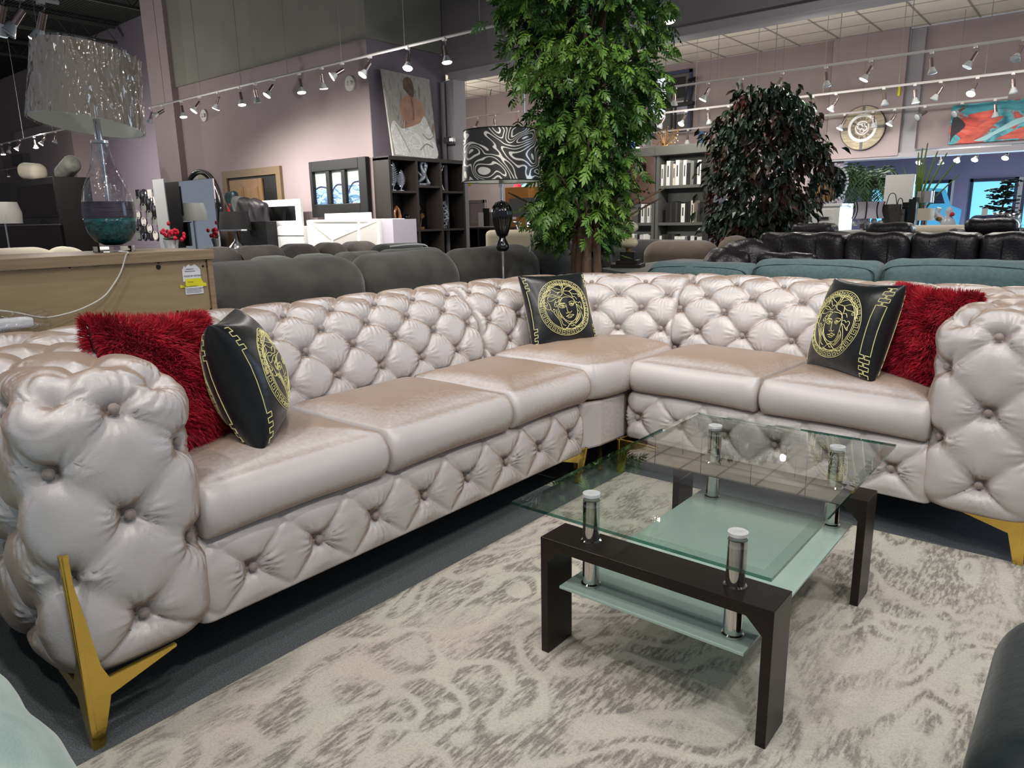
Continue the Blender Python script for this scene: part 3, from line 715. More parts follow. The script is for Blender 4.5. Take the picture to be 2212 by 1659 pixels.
# ================================================================== COFFEE TABLE
TX, TY = -1.0038, 1.3196; TW, TL, TD = .5807, .8194, .1062; ZF = .3303; ZG = .449; ZS = .2154
T = thing('coffee_table', 'two-tier glass coffee table with dark wooden end frames and chrome posts', 'coffee table', (TX+TW/2, TY+TL/2, .014))
for y in (TY, TY+TL-TD):
    t = .022; c_ = .035; zr = ZF-.028
    poly = [(TX, .014), (TX+t, .014), (TX+t, zr-c_), (TX+t+c_, zr), (TX+TW-t-c_, zr), (TX+TW-t, zr-c_), (TX+TW-t, .014), (TX+TW, .014), (TX+TW, ZF), (TX, ZF)]
    obj('end_frame', B().prism(poly, y, y+TD), 'black_wood', T, world=True, bevel=.0015)
def bevel_pane(x0, x1, y0, y1, z0, z1, bv, mname, nm, mat2=None):
    q = B(); V = []
    for (x, y, X, Y_, z) in ((x0, y0, x1, y1, z0), (x0, y0, x1, y1, z1-.0015), (x0+bv, y0+bv, x1-bv, y1-bv, z1)):
        V += [(x, y, z), (X, y, z), (X, Y_, z), (x, Y_, z)]
    q.add(V, [(0, 3, 2, 1), (8, 9, 10, 11)])
    o = obj(nm, q, mname, T, world=True)
    e = B().add(V[4:], [(0, 1, 5, 4), (1, 2, 6, 5), (2, 3, 7, 6), (3, 0, 4, 7)]); obj('bevelled_border', e, 'bevel_glass', o, world=True, recalc=False)
    e = B().add(V[:8], [(0, 1, 5, 4), (1, 2, 6, 5), (2, 3, 7, 6), (3, 0, 4, 7)]); obj('polished_edge', e, mat2, o, world=True); return o
bevel_pane(TX-.019, TX+TW+.019, TY-.088, TY+TL+.088, ZG-.009, ZG, .022, 'table_glass', 'glass_top', 'glass_edge')
q = B().box(TX+.057, TX+TW-.057, TY+.0, TY+TL, ZS-.007, ZS); obj('glass_shelf', q, 'frosted', T, world=True, bevel=.001, label='frosted lower shelf')
for (px, py) in ((1275, 1067), (1593, 1150), (1540, 922), (1807, 967)):
    p = at(px, py, Z=ZG+.006); x = min(max(p[0], TX+.10), TX+TW-.10); y = (TY+TD/2) if p[1] < TY+TL/2 else (TY+TL-TD/2); r = .0205
    g = B().cyl((x, y, ZS-.012), (x, y, ZF-.028), r, n=28); g.cyl((x, y, ZF), (x, y, ZG-.010), r, n=28)
    g.lathe([(r*.9, ZS), (r*1.18, ZS), (r*1.18, ZS+.006), (r, ZS+.009)], (x, y, 0), 28, cap=False); g.lathe([(r, ZF), (r*1.2, ZF), (r*1.2, ZF+.005), (r, ZF+.008)], (x, y, 0), 28, cap=False)
    po = obj('post', g, 'chrome', T, world=True, auto=50)
    g = B().cyl((x, y, ZG), (x, y, ZG+.007), r*1.03, n=28); 
    for k in range(14):
        a = k*2*PI/14; g.box(x+.002, x+r*.95, y-.0006, y+.0006, ZG+.007, ZG+.0078, rot=Euler((0, 0, a)).to_matrix(), c=(x, y, ZG+.007))
    obj('cap', g, 'brushed_cap', po, world=True)
# ================================================================== CUSHIONS ON THE SOFA
def pil_pt(u, w, S, T, side, pinch=.07, off=0.):
    u = np.asarray(u, float); w = np.asarray(w, float)
    x = S*u*(1-pinch*(1-w*w)); z = S*w*(1-pinch*(1-u*u))
    t = T*np.clip((1-u**2)*(1-w**2), 0, 1)**.40+.004*np.sin(u*7+w*5)*(1-u*u)*(1-w*w)
    return np.stack([x, -side*(t+off), z+S], -1)
def pillow_mesh(S, T, n=34):
    s = np.sin(np.linspace(-PI/2, PI/2, n)); U, Wd = np.meshgrid(s, s, indexing='ij'); g = B()
    g.grid(pil_pt(U, Wd, S, T, 1)); g.grid(pil_pt(U, Wd, S, T, -1)); return g
def weld(o, d=.0005):
    import bmesh
    bm = bmesh.new(); bm.from_mesh(o.data); bmesh.ops.remove_doubles(bm, verts=bm.verts, dist=d); bmesh.ops.recalc_face_normals(bm, faces=bm.faces); bm.to_mesh(o.data); bm.free(); o.data.shade_smooth()
EMB = [  # engraved head, in photo-sketch units
 (1, [(880,640),(850,760),(815,830),(830,940),(880,1040),(950,1120),(1040,1165),(1130,1165),(1200,1120),(1260,1020),(1285,900),(1280,780),(1250,690),(1180,645),(1080,635),(975,640),(880,700)]),
 (1, [(845,835),(900,802),(960,812),(995,838),(940,862),(880,857),(845,835)]), (1, [(850,800),(900,775),(990,780)]), (1, [(862,768),(930,760),(992,768)]), (1, [(905,820),(925,842),(950,828),(930,812),(905,820)]),
 (1, [(1090,800),(1140,775),(1200,790),(1235,765),(1180,832),(1120,830),(1090,800)]), (1, [(1085,765),(1150,735),(1245,745),(1225,790)]), (1, [(1130,800),(1150,815),(1178,802),(1155,788),(1130,800)]),
 (1, [(1010,790),(1020,870),(1030,940),(1050,970),(1100,975),(1130,950)]), (1, [(985,975),(1010,986),(1040,975)]),
 (1, [(975,1055),(1030,1035),(1050,1020),(1075,1008),(1100,1022),(1170,1030),(1120,1055),(1060,1052),(975,1055)]), (1, [(1010,1085),(1070,1088),(1120,1070)]),
 (1, [(400,800),(430,700),(500,610),(600,580),(680,560),(760,560),(850,600),(930,600),(980,545),(960,510),(900,520),(850,560)]),
 (1, [(500,590),(560,510),(640,470),(700,460),(712,500),(660,540),(580,560),(500,580)]), (1, [(715,460),(760,440),(800,480),(860,520),(920,510)]),
 (1, [(620,690),(610,640),(660,590),(740,610),(820,600)]), (1, [(620,690),(700,690),(790,650),(870,630),(940,650),(890,720),(860,790)]),
 (1, [(700,370),(780,330),(880,310),(950,320)]), (1, [(700,370),(760,380),(840,420),(900,440),(960,460),(990,500)]), (1, [(700,370),(680,430),(720,450)]),
 (1, [(950,325),(990,310),(1050,315),(1050,340),(1000,350),(950,330)]), (1, [(990,350),(1012,400),(1000,460),(1040,470),(1050,400),(1040,350)]),
 (1, [(1060,450),(1120,400),(1200,380),(1260,370),(1180,320),(1070,320),(1055,400)]), (1, [(1000,500),(1100,490),(1190,500),(1280,460),(1380,480),(1450,520),(1500,600),(1520,680)]),
 (1, [(1000,500),(1030,560),(1080,590),(1160,610),(1230,660),(1250,720)]), (1, [(1190,510),(1260,560),(1340,570),(1420,580),(1470,640),(1510,700)]), (1, [(1190,510),(1230,580),(1240,640)]),
 (1, [(1230,400),(1320,410),(1420,460),(1490,540),(1520,620)]), (1, [(1240,640),(1300,630),(1350,690),(1320,650)]), (1, [(1400,600),(1430,590),(1450,620),(1420,640),(1400,600)]),
 (1, [(1290,760),(1330,750),(1370,780),(1400,750),(1440,780),(1430,850),(1400,880),(1350,830),(1290,810)]), (1, [(1290,820),(1340,880),(1380,980),(1395,1080),(1390,1200),(1350,1270),(1290,1290)]),
 (1, [(1290,930),(1340,1000),(1330,1080),(1240,1180),(1180,1220)]), (1, [(1400,880),(1445,915),(1430,850)]), (1, [(1290,1010),(1260,1090),(1200,1150)]),
 (1, [(540,830),(500,800),(480,760),(500,720),(550,720),(570,770),(540,790),(515,770)]), (1, [(540,650),(450,720),(420,800)]), (1, [(580,690),(620,760),(630,860),(600,880),(550,870),(510,830)]),
 (1, [(770,730),(740,800),(770,830),(800,790),(770,770)]), (1, [(630,880),(680,940),(730,900),(700,870),(680,900)]), (1, [(790,690),(770,740),(830,720),(870,690)]),
 (1, [(690,950),(720,1020),(770,1090),(800,1150),(820,1240),(850,1310),(900,1330),(970,1290),(1030,1230),(1090,1210),(1150,1240),(1190,1270),(1290,1290)]),
 (1, [(780,880),(750,970),(790,1070),(840,1130),(860,1210),(930,1250)]), (1, [(800,930),(790,1000),(850,1090)]), (1, [(830,930),(850,1040),(920,1120),(1010,1200),(1060,1230)]), (1, [(840,1040),(900,1100),(960,1170)]),
 (1, [(1050,1210),(1100,1190),(1160,1200),(1200,1180),(1290,1080),(1330,1000)]), (1, [(1070,1240),(1100,1265),(1140,1250)]), (1, [(930,1290),(1050,1320),(1200,1310),(1280,1290)])]
def emblem_lines():
    L = []
    for sm, P in EMB: L.append([((p[0]-1005)/630, (832-p[1])/617) for p in smoothcurve(P, 4)])
    for r in (1.0, .80): L.append([(r*math.cos(t), r*math.sin(t)) for t in np.linspace(0, 2*PI, 72)])
    n = 30
    for k in range(n):
        a = 2*PI*k/n; d = 2*PI/n
        L.append([((.84+.12*q)*math.cos(a+d*p), (.84+.12*q)*math.sin(a+d*p)) for p, q in ((-.2, 0), (0, 0), (0, 1), (.62, 1), (.62, .35), (.32, .35), (.32, .62))])
        L.append([((.84+.12*q)*math.cos(a+d*p), (.84+.12*q)*math.sin(a+d*p)) for p, q in ((0, 0), (.8, 0))])
    return L
EL = emblem_lines()
def key_column(x, s):
    """stepped key border running along one side of the cushion"""
    def run(w0, dw, n):
        P = []
        for k in range(n):
            w = w0+dw*k; P += [(x, w), (x+s*.075, w), (x+s*.075, w+dw*.5), (x, w+dw*.5)]
        return P
    return run(.90, -.15, 3)+run(-.50, -.15, 3)+[(x, -.94)]
def black_pillow(bot, rz, tilt, label, S=.180, T=.07, shift=0., er=.60, spin=0, cols=((-.80, -1), (.80, 1), (.93, -1), (-.93, 1))):
    t = thing('throw_pillow', label, 'pillow', bot, 0, 'black pillows with the gold head roundel')
    t.rotation_euler = Euler((-R(tilt), R(spin), R(rz)))
    c = obj('cover', pillow_mesh(S, T), 'black_satin', t); weld(c)
    for side in (1, -1):
        g = B()
        for P in EL:
            q = np.array(P)*er*np.array([side, 1.]); q[:, 0] += shift
            dense = [q[0]]
            g.tube(list(pil_pt(q[:, 0], q[:, 1], S, T, side, off=.0012)), .0013, 4)
        obj('emblem', g, 'gold_thread', t, recalc=False)
        for x, s in cols:
            g = B()
            q = np.array(key_column(x, s)); dd = []
            for a, b_ in zip(q[:-1], q[1:]): dd += [a+(b_-a)*k/4 for k in range(4)]
            dd = np.array(dd+[q[-1]]); g.tube(list(pil_pt(dd[:, 0], dd[:, 1], S, T, side, off=.0012)), .0014, 4)
            obj('key_border', g, 'gold_thread', t, recalc=False)
    return t
black_pillow((-1.925, 2.745, .508), 67, 22, 'black satin pillow with gold head roundel, sitting upright in the corner seat', T=.065, shift=.02, er=.80, cols=((-.96, 1), (.96, -1)))
black_pillow((-1.825, 1.105, .503), 140, 15, 'black satin pillow seen edge-on beside the left red fur pillow', T=.10, er=.72, shift=-.04, cols=((-.90, 1), (.90, -1)))
black_pillow((-.735, 2.83, .505), -36, 16, 'black satin pillow leaning on the red fur pillow near the right armrest', T=.085, shift=-.12, er=.76, cols=((.78, 1), (.95, -1), (-.96, 1)))
def fur_pillow(bot, rz, tilt, label, S=.20, T=.10, n=34000, seed=3, spin=0):
    rg = np.random.default_rng(seed)
    t = thing('fur_pillow', label, 'pillow', bot, 0, None); t.rotation_euler = Euler((-R(tilt), R(spin), R(rz)))
    c = obj('cover', pillow_mesh(S*.97, T*.97).xf(None, (0, 0, S*.03)), 'red_fur_base', t); weld(c)
    u = np.sin(rg.uniform(-1, 1, n)*PI/2*.98); w = np.sin(rg.uniform(-1, 1, n)*PI/2*.98); m_ = rg.random(n) < .6; u[m_] = rg.uniform(-1, 1, m_.sum()); w[m_] = rg.uniform(-1, 1, m_.sum()); sd = rg.choice([-1, 1], n)
    P = np.zeros((n, 3)); Nn = np.zeros((n, 3)); e = .01
    for s in (1, -1):
        m = sd == s; p = pil_pt(u[m]*.99, w[m]*.99, S, T, s); a = pil_pt(np.clip(u[m]*.99+e, -1, 1), w[m]*.99, S, T, s)-p; b_ = pil_pt(u[m]*.99, np.clip(w[m]*.99+e, -1, 1), S, T, s)-p
        nn = np.cross(a, b_)*s; nn /= np.linalg.norm(nn, axis=1, keepdims=True)+1e-9; P[m] = p; Nn[m] = nn
    lock = np.stack([np.sin(u*9+w*5+sd), np.sin(u*4-w*11), np.cos(u*7+w*8)], -1)*.45
    edge = np.zeros((n, 3)); edge[:, 0] = np.sign(u)*np.abs(u)**7; edge[:, 2] = np.sign(w)*np.abs(w)**7
    D = Nn*1.0+edge*1.6+rg.normal(0, .28, (n, 3))+lock+np.array([0, 0, -.25]); D /= np.linalg.norm(D, axis=1, keepdims=True)
    L = rg.uniform(.020, .040, n)[:, None]; side = np.cross(D, rg.normal(0, 1, (n, 3))); side /= np.linalg.norm(side, axis=1, keepdims=True); wd = .0010
    drop = np.array([0, 0, -.35])
    mid = P+D*L*.55; tip = P+(D*.9+drop*.4)*L
    V = np.stack([P-side*wd, P+side*wd, mid+side*wd*.8, mid-side*wd*.8, tip], 1).reshape(-1, 3)
    F = []
    for k in range(n): o = 5*k; F += [(o, o+1, o+2, o+3), (o+3, o+2, o+4)]
    obj('fur', B().add(V, F), 'red_fur', t, recalc=False, kind='stuff'); return t
fur_pillow((-1.88, .885, .475), 112, 16, 'shaggy red fur pillow leaning inside the near left armrest', S=.20, T=.10, spin=6, seed=3)
fur_pillow((-.515, 2.90, .475), -40, 14, 'shaggy red fur pillow tucked against the right-hand armrest', S=.18, T=.095, seed=5)

# ================================================================== FOREGROUND NEIGHBOURS
def rblock(lo, hi, Rc, n=26, disp=None):
    """rounded block"""
    lo, hi = np.array(lo, float), np.array(hi, float); g = B(); s = np.linspace(0, 1, n)
    for ax in range(3):
        for sd in (0, 1):
            a, b_ = [k for k in range(3) if k != ax]; A_, B_ = np.meshgrid(s, s, indexing='ij'); P = np.zeros((n, n, 3))
            P[..., ax] = (lo, hi)[sd][ax]; P[..., a] = lo[a]+(hi-lo)[a]*A_; P[..., b_] = lo[b_]+(hi-lo)[b_]*B_
            q = np.clip(P, lo+Rc, hi-Rc); d = P-q; L = np.linalg.norm(d, axis=-1, keepdims=True); L[L == 0] = 1; P = q+d/L*Rc
            if disp is not None: P = P+d/L*disp(P)[..., None]
            g.grid(P)
    return g
t = thing('armchair', 'pale mint velvet armchair corner at the bottom left, in front of the sofa', 'chair', (-1.4, -.1, 0))
c = obj('armrest', rblock((-2.4, -.12, .10), (-.62, .30, .42), .14, 40, lambda P: .004*np.sin(P[..., 0]*30+P[..., 1]*40)), 'mint_velvet', t, world=True); weld(c)
c = obj('seat', rblock((-2.3, -.75, .12), (-.70, -.13, .36), .08), 'mint_velvet', t, world=True); weld(c)
obj('leg', B().cyl((-.85, .1, 0), (-.85, .1, .12), .02), 'black', t, world=True)
t = thing('accent_chair', 'dark teal velvet chair cut off by the right edge of the photo', 'chair', (.22, 1.2, .014))
c = obj('seat', rblock((-.068, .95, .16), (.45, 1.50, .44), .11), 'dark_teal', t, world=True); weld(c)
c = obj('backrest', rblock((.0, .86, .34), (.50, 1.0, .80), .06), 'dark_teal', t, world=True); weld(c)
for x, y in ((.06, .98), (.42, .98), (.06, 1.36), (.42, 1.36)): obj('leg', B().cyl((x, y, .014), (x, y, .22), .012, .018), 'black', t, world=True)

# ================================================================== OAK SIDEBOARD, LAMP, CORD
SB = thing('sideboard', 'oak sideboard seen from its back panel, behind the left sofa section', 'sideboard', (-2.87, .9, 0))
obj('top', B().box(-3.08, -2.63, .1, 1.432, .972, 1.008), 'oak', SB, world=True, bevel=.002)
obj('back_panel', B().box(-2.66, -2.648, .12, 1.405, .30, .970), 'oak_back', SB, world=True)
obj('side_panel', B().box(-3.07, -2.64, 1.408, 1.428, .16, .971), 'oak', SB, world=True, bevel=.001); obj('side_panel', B().box(-3.07, -2.64, .105, .12, .16, .971), 'oak', SB, world=True)
obj('base', B().box(-3.05, -2.66, .12, 1.406, .16, .30), 'oak', SB, world=True)
for x in (-3.03, -2.69):
    for y in (.15, 1.38): obj('leg', B().cyl((x, y, 0), (x, y, .16), .02, .025), 'oak', SB, world=True)
for (px, py) in ((438, 575), (45, 581), (150, 577), (342, 567), (205, 692), (383, 673), (448, 576), (455, 668)):
    p = at(px, py, X=-2.648); obj('screw', B().cyl((-2.649, p[1], p[2]), (-2.6455, p[1], p[2]), .0042), 'screw', SB, world=True)
p = at(342, 577, X=-2.648); obj('cable_hole', B().cyl((-2.649, p[1], p[2]), (-2.6455, p[1], p[2]), .0085), 'screw', SB, world=True)
p0 = at(392, 575, X=-2.646); p1 = at(438, 575, X=-2.646); p2 = at(432, 634, X=-2.646); y0, y1, zt, zl = p0[1], p1[1]-.012, p0[2], p2[2]
def onback(poly, x=-2.6465, t=.0009):
    return B().prism([(y, z) for y, z in poly], x, x+t, 'x')
W_ = y1-y0; H_ = zt-zl
lb = obj('shipping_label', onback([(y0, zl+.45*H_), (y0, zt-.12*H_), (y0+.06*W_, zt-.08*H_), (y0+.1*W_, zt), (y0+.22*W_, zt-.04*H_), (y0+.38*W_, zt+.05*H_), (y0+.5*W_, zt-.02*H_), (y0+.72*W_, zt+.04*H_), (y0+.9*W_, zt-.06*H_), (y0+W_, zt-.14*H_), (y1, zl+.42*H_), (y0+.5*W_, zl+.5*H_)]), 'paper', SB, world=True, label='torn white shipping label')
obj('label_band', onback([(y0+.1*W_, zl+.28*H_), (y0+.1*W_, zl+.55*H_), (y0+.98*W_, zl+.55*H_), (y0+1.1*W_, zl+.38*H_), (y0+1.25*W_, zl+.36*H_), (y0+1.25*W_, zl+.25*H_), (y0-.2*W_, zl+.25*H_), (y0-.2*W_, zl+.37*H_)], -2.6455), 'label_yellow', SB, world=True, label='yellow warning sticker')
obj('warning_label', onback([(y0+.05*W_, zl), (y0+.05*W_, zl+.26*H_), (y0+1.05*W_, zl+.26*H_), (y0+1.05*W_, zl)], -2.6452), 'paper', SB, world=True)
def wall_text(s, y, z, size, parent, x=-2.6435):
    o = text_mesh(s, size, .0002, 'LEFT'); o.rotation_euler = (R(90), 0, R(90)); o.parent = parent; o.location = np.array((x, y, z))-origin(parent); return o
wall_text('MADE IN VIETNAM', y0+.04*W_, zl+.64*H_, .0085, SB)
wall_text('Warning', y0+.22*W_, zl+.44*H_, .006, SB); wall_text('CAUTION: THIS PRODUCT', y0-.1*W_, zl+.28*H_, .005, SB)
wall_text('CALIFORNIA PROP 65 WARNING', y0+.07*W_, zl+.20*H_, .0048, SB)
for k in range(4): obj('printed_line', B().box(-2.6443, -2.6440, y0+.10*W_, y0+W_*(1-.1*(k % 2)), zl+(.15-.035*k)*H_, zl+(.163-.035*k)*H_), 'label_ink', SB, world=True)
obj('printed_line', B().box(-2.6443, -2.6440, y0+.12*W_, y0+.7*W_, zl+.80*H_, zl+.815*H_), 'label_ink', SB, world=True)
obj('printed_line', B().box(-2.6443, -2.6440, y0+.2*W_, y0+.62*W_, zl+.875*H_, zl+.89*H_), 'label_ink', SB, world=True)

LX, LY = at(248, 543, X=-2.86)[:2]; LZ = 1.0085
GL = thing('table_lamp', 'teal and clear blown-glass table lamp, shade still in plastic wrap, on the oak sideboard', 'lamp', (LX, LY, LZ))
obj('base', B().lathe([(.0, .0), (.082, 0), (.082, .022), (.0, .024)], n=10), 'crystal', GL, auto=30)
obj('glass_body', B().lathe([(.0, .026), (.035, .026), (.070, .042), (.092, .075), (.102, .115), (.1035, .128)], n=48), 'teal_crackle', GL, smooth=True, label='teal crackled glass lower body')
obj('glass_band', B().lathe([(.1035, .128), (.1040, .150), (.1025, .175), (.1005, .192)], n=48, cap=False), 'purple_band', GL, smooth=True, label='dark purple glass band')
obj('glass_neck', B().lathe([(.1005, .192), (.095, .22), (.084, .25), (.068, .285), (.052, .318), (.041, .35), (.034, .385), (.031, .418)], n=48, cap=False), 'lamp_glass', GL, smooth=True, label='clear glass upper body')
obj('stem', B().cyl((0, 0, .128), (0, 0, .50), .0085, n=16).cyl((0, 0, .412), (0, 0, .50), .0135, n=16).cyl((0, 0, .412), (0, 0, .422), .033, n=24), 'silver', GL, auto=40)
obj('wire', B().tube(smoothcurve([(.012, -.01, .49), (.03, -.02, .47), (.034, -.02, .44), (.02, -.015, .425)], 6), .0012, 5), 'black', GL, smooth=True)
g = B().lathe([(.212, 0), (.192, .265)], n=64, cap=False)
sh = obj('lamp_shade', g, 'shade_grey', GL, smooth=True); sh.location = (-.022, -.03, .478); sh.rotation_euler = (R(-8.5), R(-.5), 0)
obj('shade_lining', B().lathe([(.2095, .0), (.1895, .265)], n=64, cap=False), 'shade_white_in', sh, smooth=True)
g = B(); nu, nv = 260, 50; P = np.zeros((nu, nv, 3))
for i in range(nu):
    for j in range(nv):
        a = 2*PI*i/nu; z = -.006+.277*j/(nv-1); r = .2145-.020*j/(nv-1)+.0035*abs(math.sin(a*15+2*math.sin(z*14+a*3)))+.0022*math.sin(a*43+z*40*math.sin(a*3)); P[i, j] = (r*math.cos(a), r*math.sin(a), z)
g.grid(P, wu=True); obj('plastic_wrap', g, 'plastic_wrap', sh, smooth=True, recalc=False)
GL.scale = (.85, .85, .93)
c = [at(*q, X=x) for q, x in (((268, 545), -2.66), ((272, 552), -2.628), ((262, 585), -2.63), ((247, 612), -2.63), ((225, 640), -2.625), ((190, 661), -2.62), ((150, 676), -2.615), ((95, 686), -2.60), ((40, 676), -2.60), ((0, 671), -2.60))]
c = [np.array([LX+.08, LY+.02, LZ+.008])]+[np.array([-2.70, c[0][1], 1.0125])]+[np.array([-2.628, p[1], min(p[2], 1.0125)]) if i < 2 else p for i, p in enumerate(c)]
obj('power_cord', B().tube(smoothcurve(c, 8), .0028, 6), 'offwhite', None, smooth=True, label='clear lamp cord hanging down the back of the oak sideboard', cat='cord')
p = at(45, 695, X=-2.58); g = rblock((-2.615, p[1]-.16, p[2]-.028), (-2.54, p[1]+.075, p[2]+.028), .022, 20, lambda P: .006*np.sin(P[..., 1]*90+P[..., 2]*160)+.004*np.sin(P[..., 2]*300+P[..., 1]*40))
t = thing('plastic_bag', 'crumpled clear plastic parts bag lying on the sofa back, far left', 'bag', (-2.58, p[1], p[2]-.03)); c = obj('bag', g, 'plastic_wrap', t, world=True); weld(c)
obj('contents', rblock((-2.60, p[1]-.14, p[2]-.02), (-2.555, p[1]+.03, p[2]+.015), .012, 8), 'paper', t, world=True)
# ================================================================== SOFAS BEHIND
def pad(c, h, Rc=None, rz=0, wr=.0, n=22, k=0):
    Rc = Rc or min(h)*.85; g = rblock(-np.array(h), np.array(h), Rc, n, (lambda P: wr*np.sin(P[..., 0]*31+k)*np.sin(P[..., 2]*23+P[..., 1]*9)) if wr else None)
    return g.xf(Euler((0, 0, rz)).to_matrix(), c)
def padobj(name, par, c, h, m, **k):
    lab = k.pop('label', None); o = obj(name, pad(c, h, **k), m, par, world=True, label=lab); weld(o); return o
# charcoal sofa backed up to the left section
t = thing('charcoal_sofa', 'long charcoal suede sofa backed up against the left tufted section', 'sofa', (-3.2, 2.9, 0))
xs = [at(p, 560, X=-2.9)[1] for p in (452, 800, 1003, 1176, 1250, 1330)]
xs[0] = 1.46
for i in range(5):
    a, b_ = xs[i], xs[i+1]; padobj('back_cushion', t, (-3.04, (a+b_)/2, .66), (.17, (b_-a)/2+.012, .275), 'charcoal', Rc=.155, wr=.004, n=44, k=i)
obj('back_frame', B().box(-2.95, -2.89, 1.5, xs[-1]-.03, .08, .62), 'charcoal', t, world=True, bevel=.02); obj('seat_base', B().box(-3.7, -2.95, 1.48, xs[-1], .1, .44), 'charcoal_dark', t, world=True, bevel=.04)
# a second charcoal sofa, then greyer ones further back
def sofa_row(name, label, pxs, py, X, m, h=.26, th=.15, wr=.003, base=True, zlow=.3, mseat='charcoal_dark'):
    ys = [at(p, py, X=X)[1] for p in pxs]; z = at((pxs[0]+pxs[-1])/2, py, X=X)[2]
    t = thing(name, label, 'sofa', (X, (ys[0]+ys[-1])/2, 0))
    for i in range(len(ys)-1): padobj('back_cushion', t, (X-th, (ys[i]+ys[i+1])/2, z-h), (th, (ys[i+1]-ys[i])/2+.01, h), m, Rc=min(th, h)*.8, wr=wr, n=30, k=i)
    if base: obj('seat_base', B().box(X-.75, X-.06, ys[0], ys[-1], 0, z-h*1.6), mseat, t, world=True, bevel=.03)
    return t
sofa_row('grey_sofa', 'grey-green sofa with pillow backs, just behind the charcoal sofa', (562, 660, 750, 850, 975), 545, -4.3, 'grey_green', h=.20)
sofa_row('grey_sofa', 'brown-grey sofa behind the oak sideboard, with slumped loose cushions', (375, 455, 530, 625), 533, -5.4, 'grey_brown', h=.2)
t = sofa_row('grey_sofa', 'dark grey sofa with square back cushions in front of the white cabinets', (628, 705, 765, 832), 524, -6.2, 'grey_brown', h=.24, th=.2)
t = sofa_row('piped_sofa', 'charcoal sofa with white piping beside the black bookcase', (830, 930), 526, -5.2, 'charcoal_dark', h=.22)
y0, y1 = at(832, 526, X=-5.2)[1], at(928, 526, X=-5.2)[1]; z = at(880, 526, X=-5.2)[2]
g = B().tube(smoothcurve([(-5.19, y0+.05, z-.02), (-5.185, (y0+y1)/2, z-.012), (-5.19, y1-.1, z-.02), (-5.19, y1-.03, z-.06), (-5.185, y1, z-.2)], 5), .009, 6)
obj('piping', g, 'white', t, world=True, smooth=True)
padobj('loose_cushion', None, (-4.0, at(505, 560, X=-4.0)[1], .80), (.10, .28, .16), 'grey_green', rz=.2, label='x') if False else None
t = sofa_row('cream_sofa', 'cream sofa behind the oak sideboard, only its cushion tops showing', (-60, 143, 205), 536, -4.6, 'cream_fabric', h=.18)
# the teal sofa behind the right-hand section
t = thing('teal_sofa', 'teal fabric sofa with piped back cushions behind the right tufted section', 'sofa', (-.9, 4.3, 0))
bx = [at(p, 590, Y=3.95)[0] for p in (1408, 1632, 1906, 2260)]; bz = [.835, .862, .875]
for i in range(3):
    a, b_ = bx[i], bx[i+1]; ztop = bz[i]; cx = (a+b_)/2; hx = (b_-a)/2+.004
    o = padobj('back_cushion', t, (cx, 3.99, ztop-.22), (hx, .13, .22), 'teal_fabric', Rc=.075, wr=.003, n=40, k=i)
    loop = [(cx-hx+.03, 3.862, ztop-.26), (cx-hx+.02, 3.862, ztop-.10), (cx-hx+.06, 3.875, ztop-.035), (cx, 3.885, ztop-.022), (cx+hx-.06, 3.875, ztop-.035), (cx+hx-.02, 3.862, ztop-.10), (cx+hx-.03, 3.862, ztop-.26)]
    obj('piping', B().tube(smoothcurve(loop, 6), .0035, 5), 'teal_piping', o, world=True, smooth=True)
obj('back_frame', B().box(bx[0], bx[-1], 3.92, 4.02, .10, .60), 'teal_fabric', t, world=True, bevel=.02); obj('seat_base', B().box(bx[0], bx[-1], 4.05, 4.75, .10, .44), 'teal_fabric', t, world=True, bevel=.04)
# black leather sectionals
t = thing('leather_sectional', 'black leather tufted sectional facing the camera behind the teal sofa', 'sofa', (-.9, 5.5, 0))
lp = [at(p, 550, Y=5.3)[0] for p in (1636, 1822, 1962, 2112, 2290)]
for i in range(4):
    a, b_ = lp[i], lp[i+1]; cx = (a+b_)/2; hx = (b_-a)/2-.004
    o = padobj('back_cushion', t, (cx, 5.42, .74), (hx, .14, .225), 'leather', Rc=.045, wr=.008, n=40, k=i*2)
    for s in (-.33, .33): obj('button', B().sphere((cx+s*hx*1.2, 5.283, .68), .016, 10, 6, (1, .5, 1)), 'leather', o, world=True, smooth=True)
    obj('seam', B().tube([(cx-hx*.92, 5.279, .68), (cx+hx*.92, 5.279, .68)], .004, 4).tube([(cx-.4*hx, 5.279, .55), (cx-.4*hx, 5.277, .92)], .004, 4).tube([(cx+.4*hx, 5.279, .55), (cx+.4*hx, 5.277, .92)], .004, 4), 'black', o, world=True)
for i, (px, w, z) in enumerate(((1622, .20, .70), (1585, .17, .64))): 
    p = at(px, 545, Y=5.25); padobj('back_cushion', t, (p[0]+.02*i, 5.26-.18*i, z), (w, .15, .225), 'leather', Rc=.12, wr=.010, rz=.5+.3*i, k=i+5)
obj('seat', B().box(lp[0]-.4, lp[-1], 4.8, 5.35, .1, .50), 'leather', t, world=True, bevel=.05)
p = at(1700, 550, Y=5.1); t2 = padobj('lumbar_pillow', None, (p[0], 5.10, .735), (.20, .06, .105), 'leather', Rc=.045, wr=.006); tag(t2, 'small black leather lumbar pillow on the leather sectional', 'pillow')
t = thing('recliner_sofa', 'black leather recliner sofa, three rolled headrests showing above the sectional', 'sofa', (-1.2, 6.5, 0))
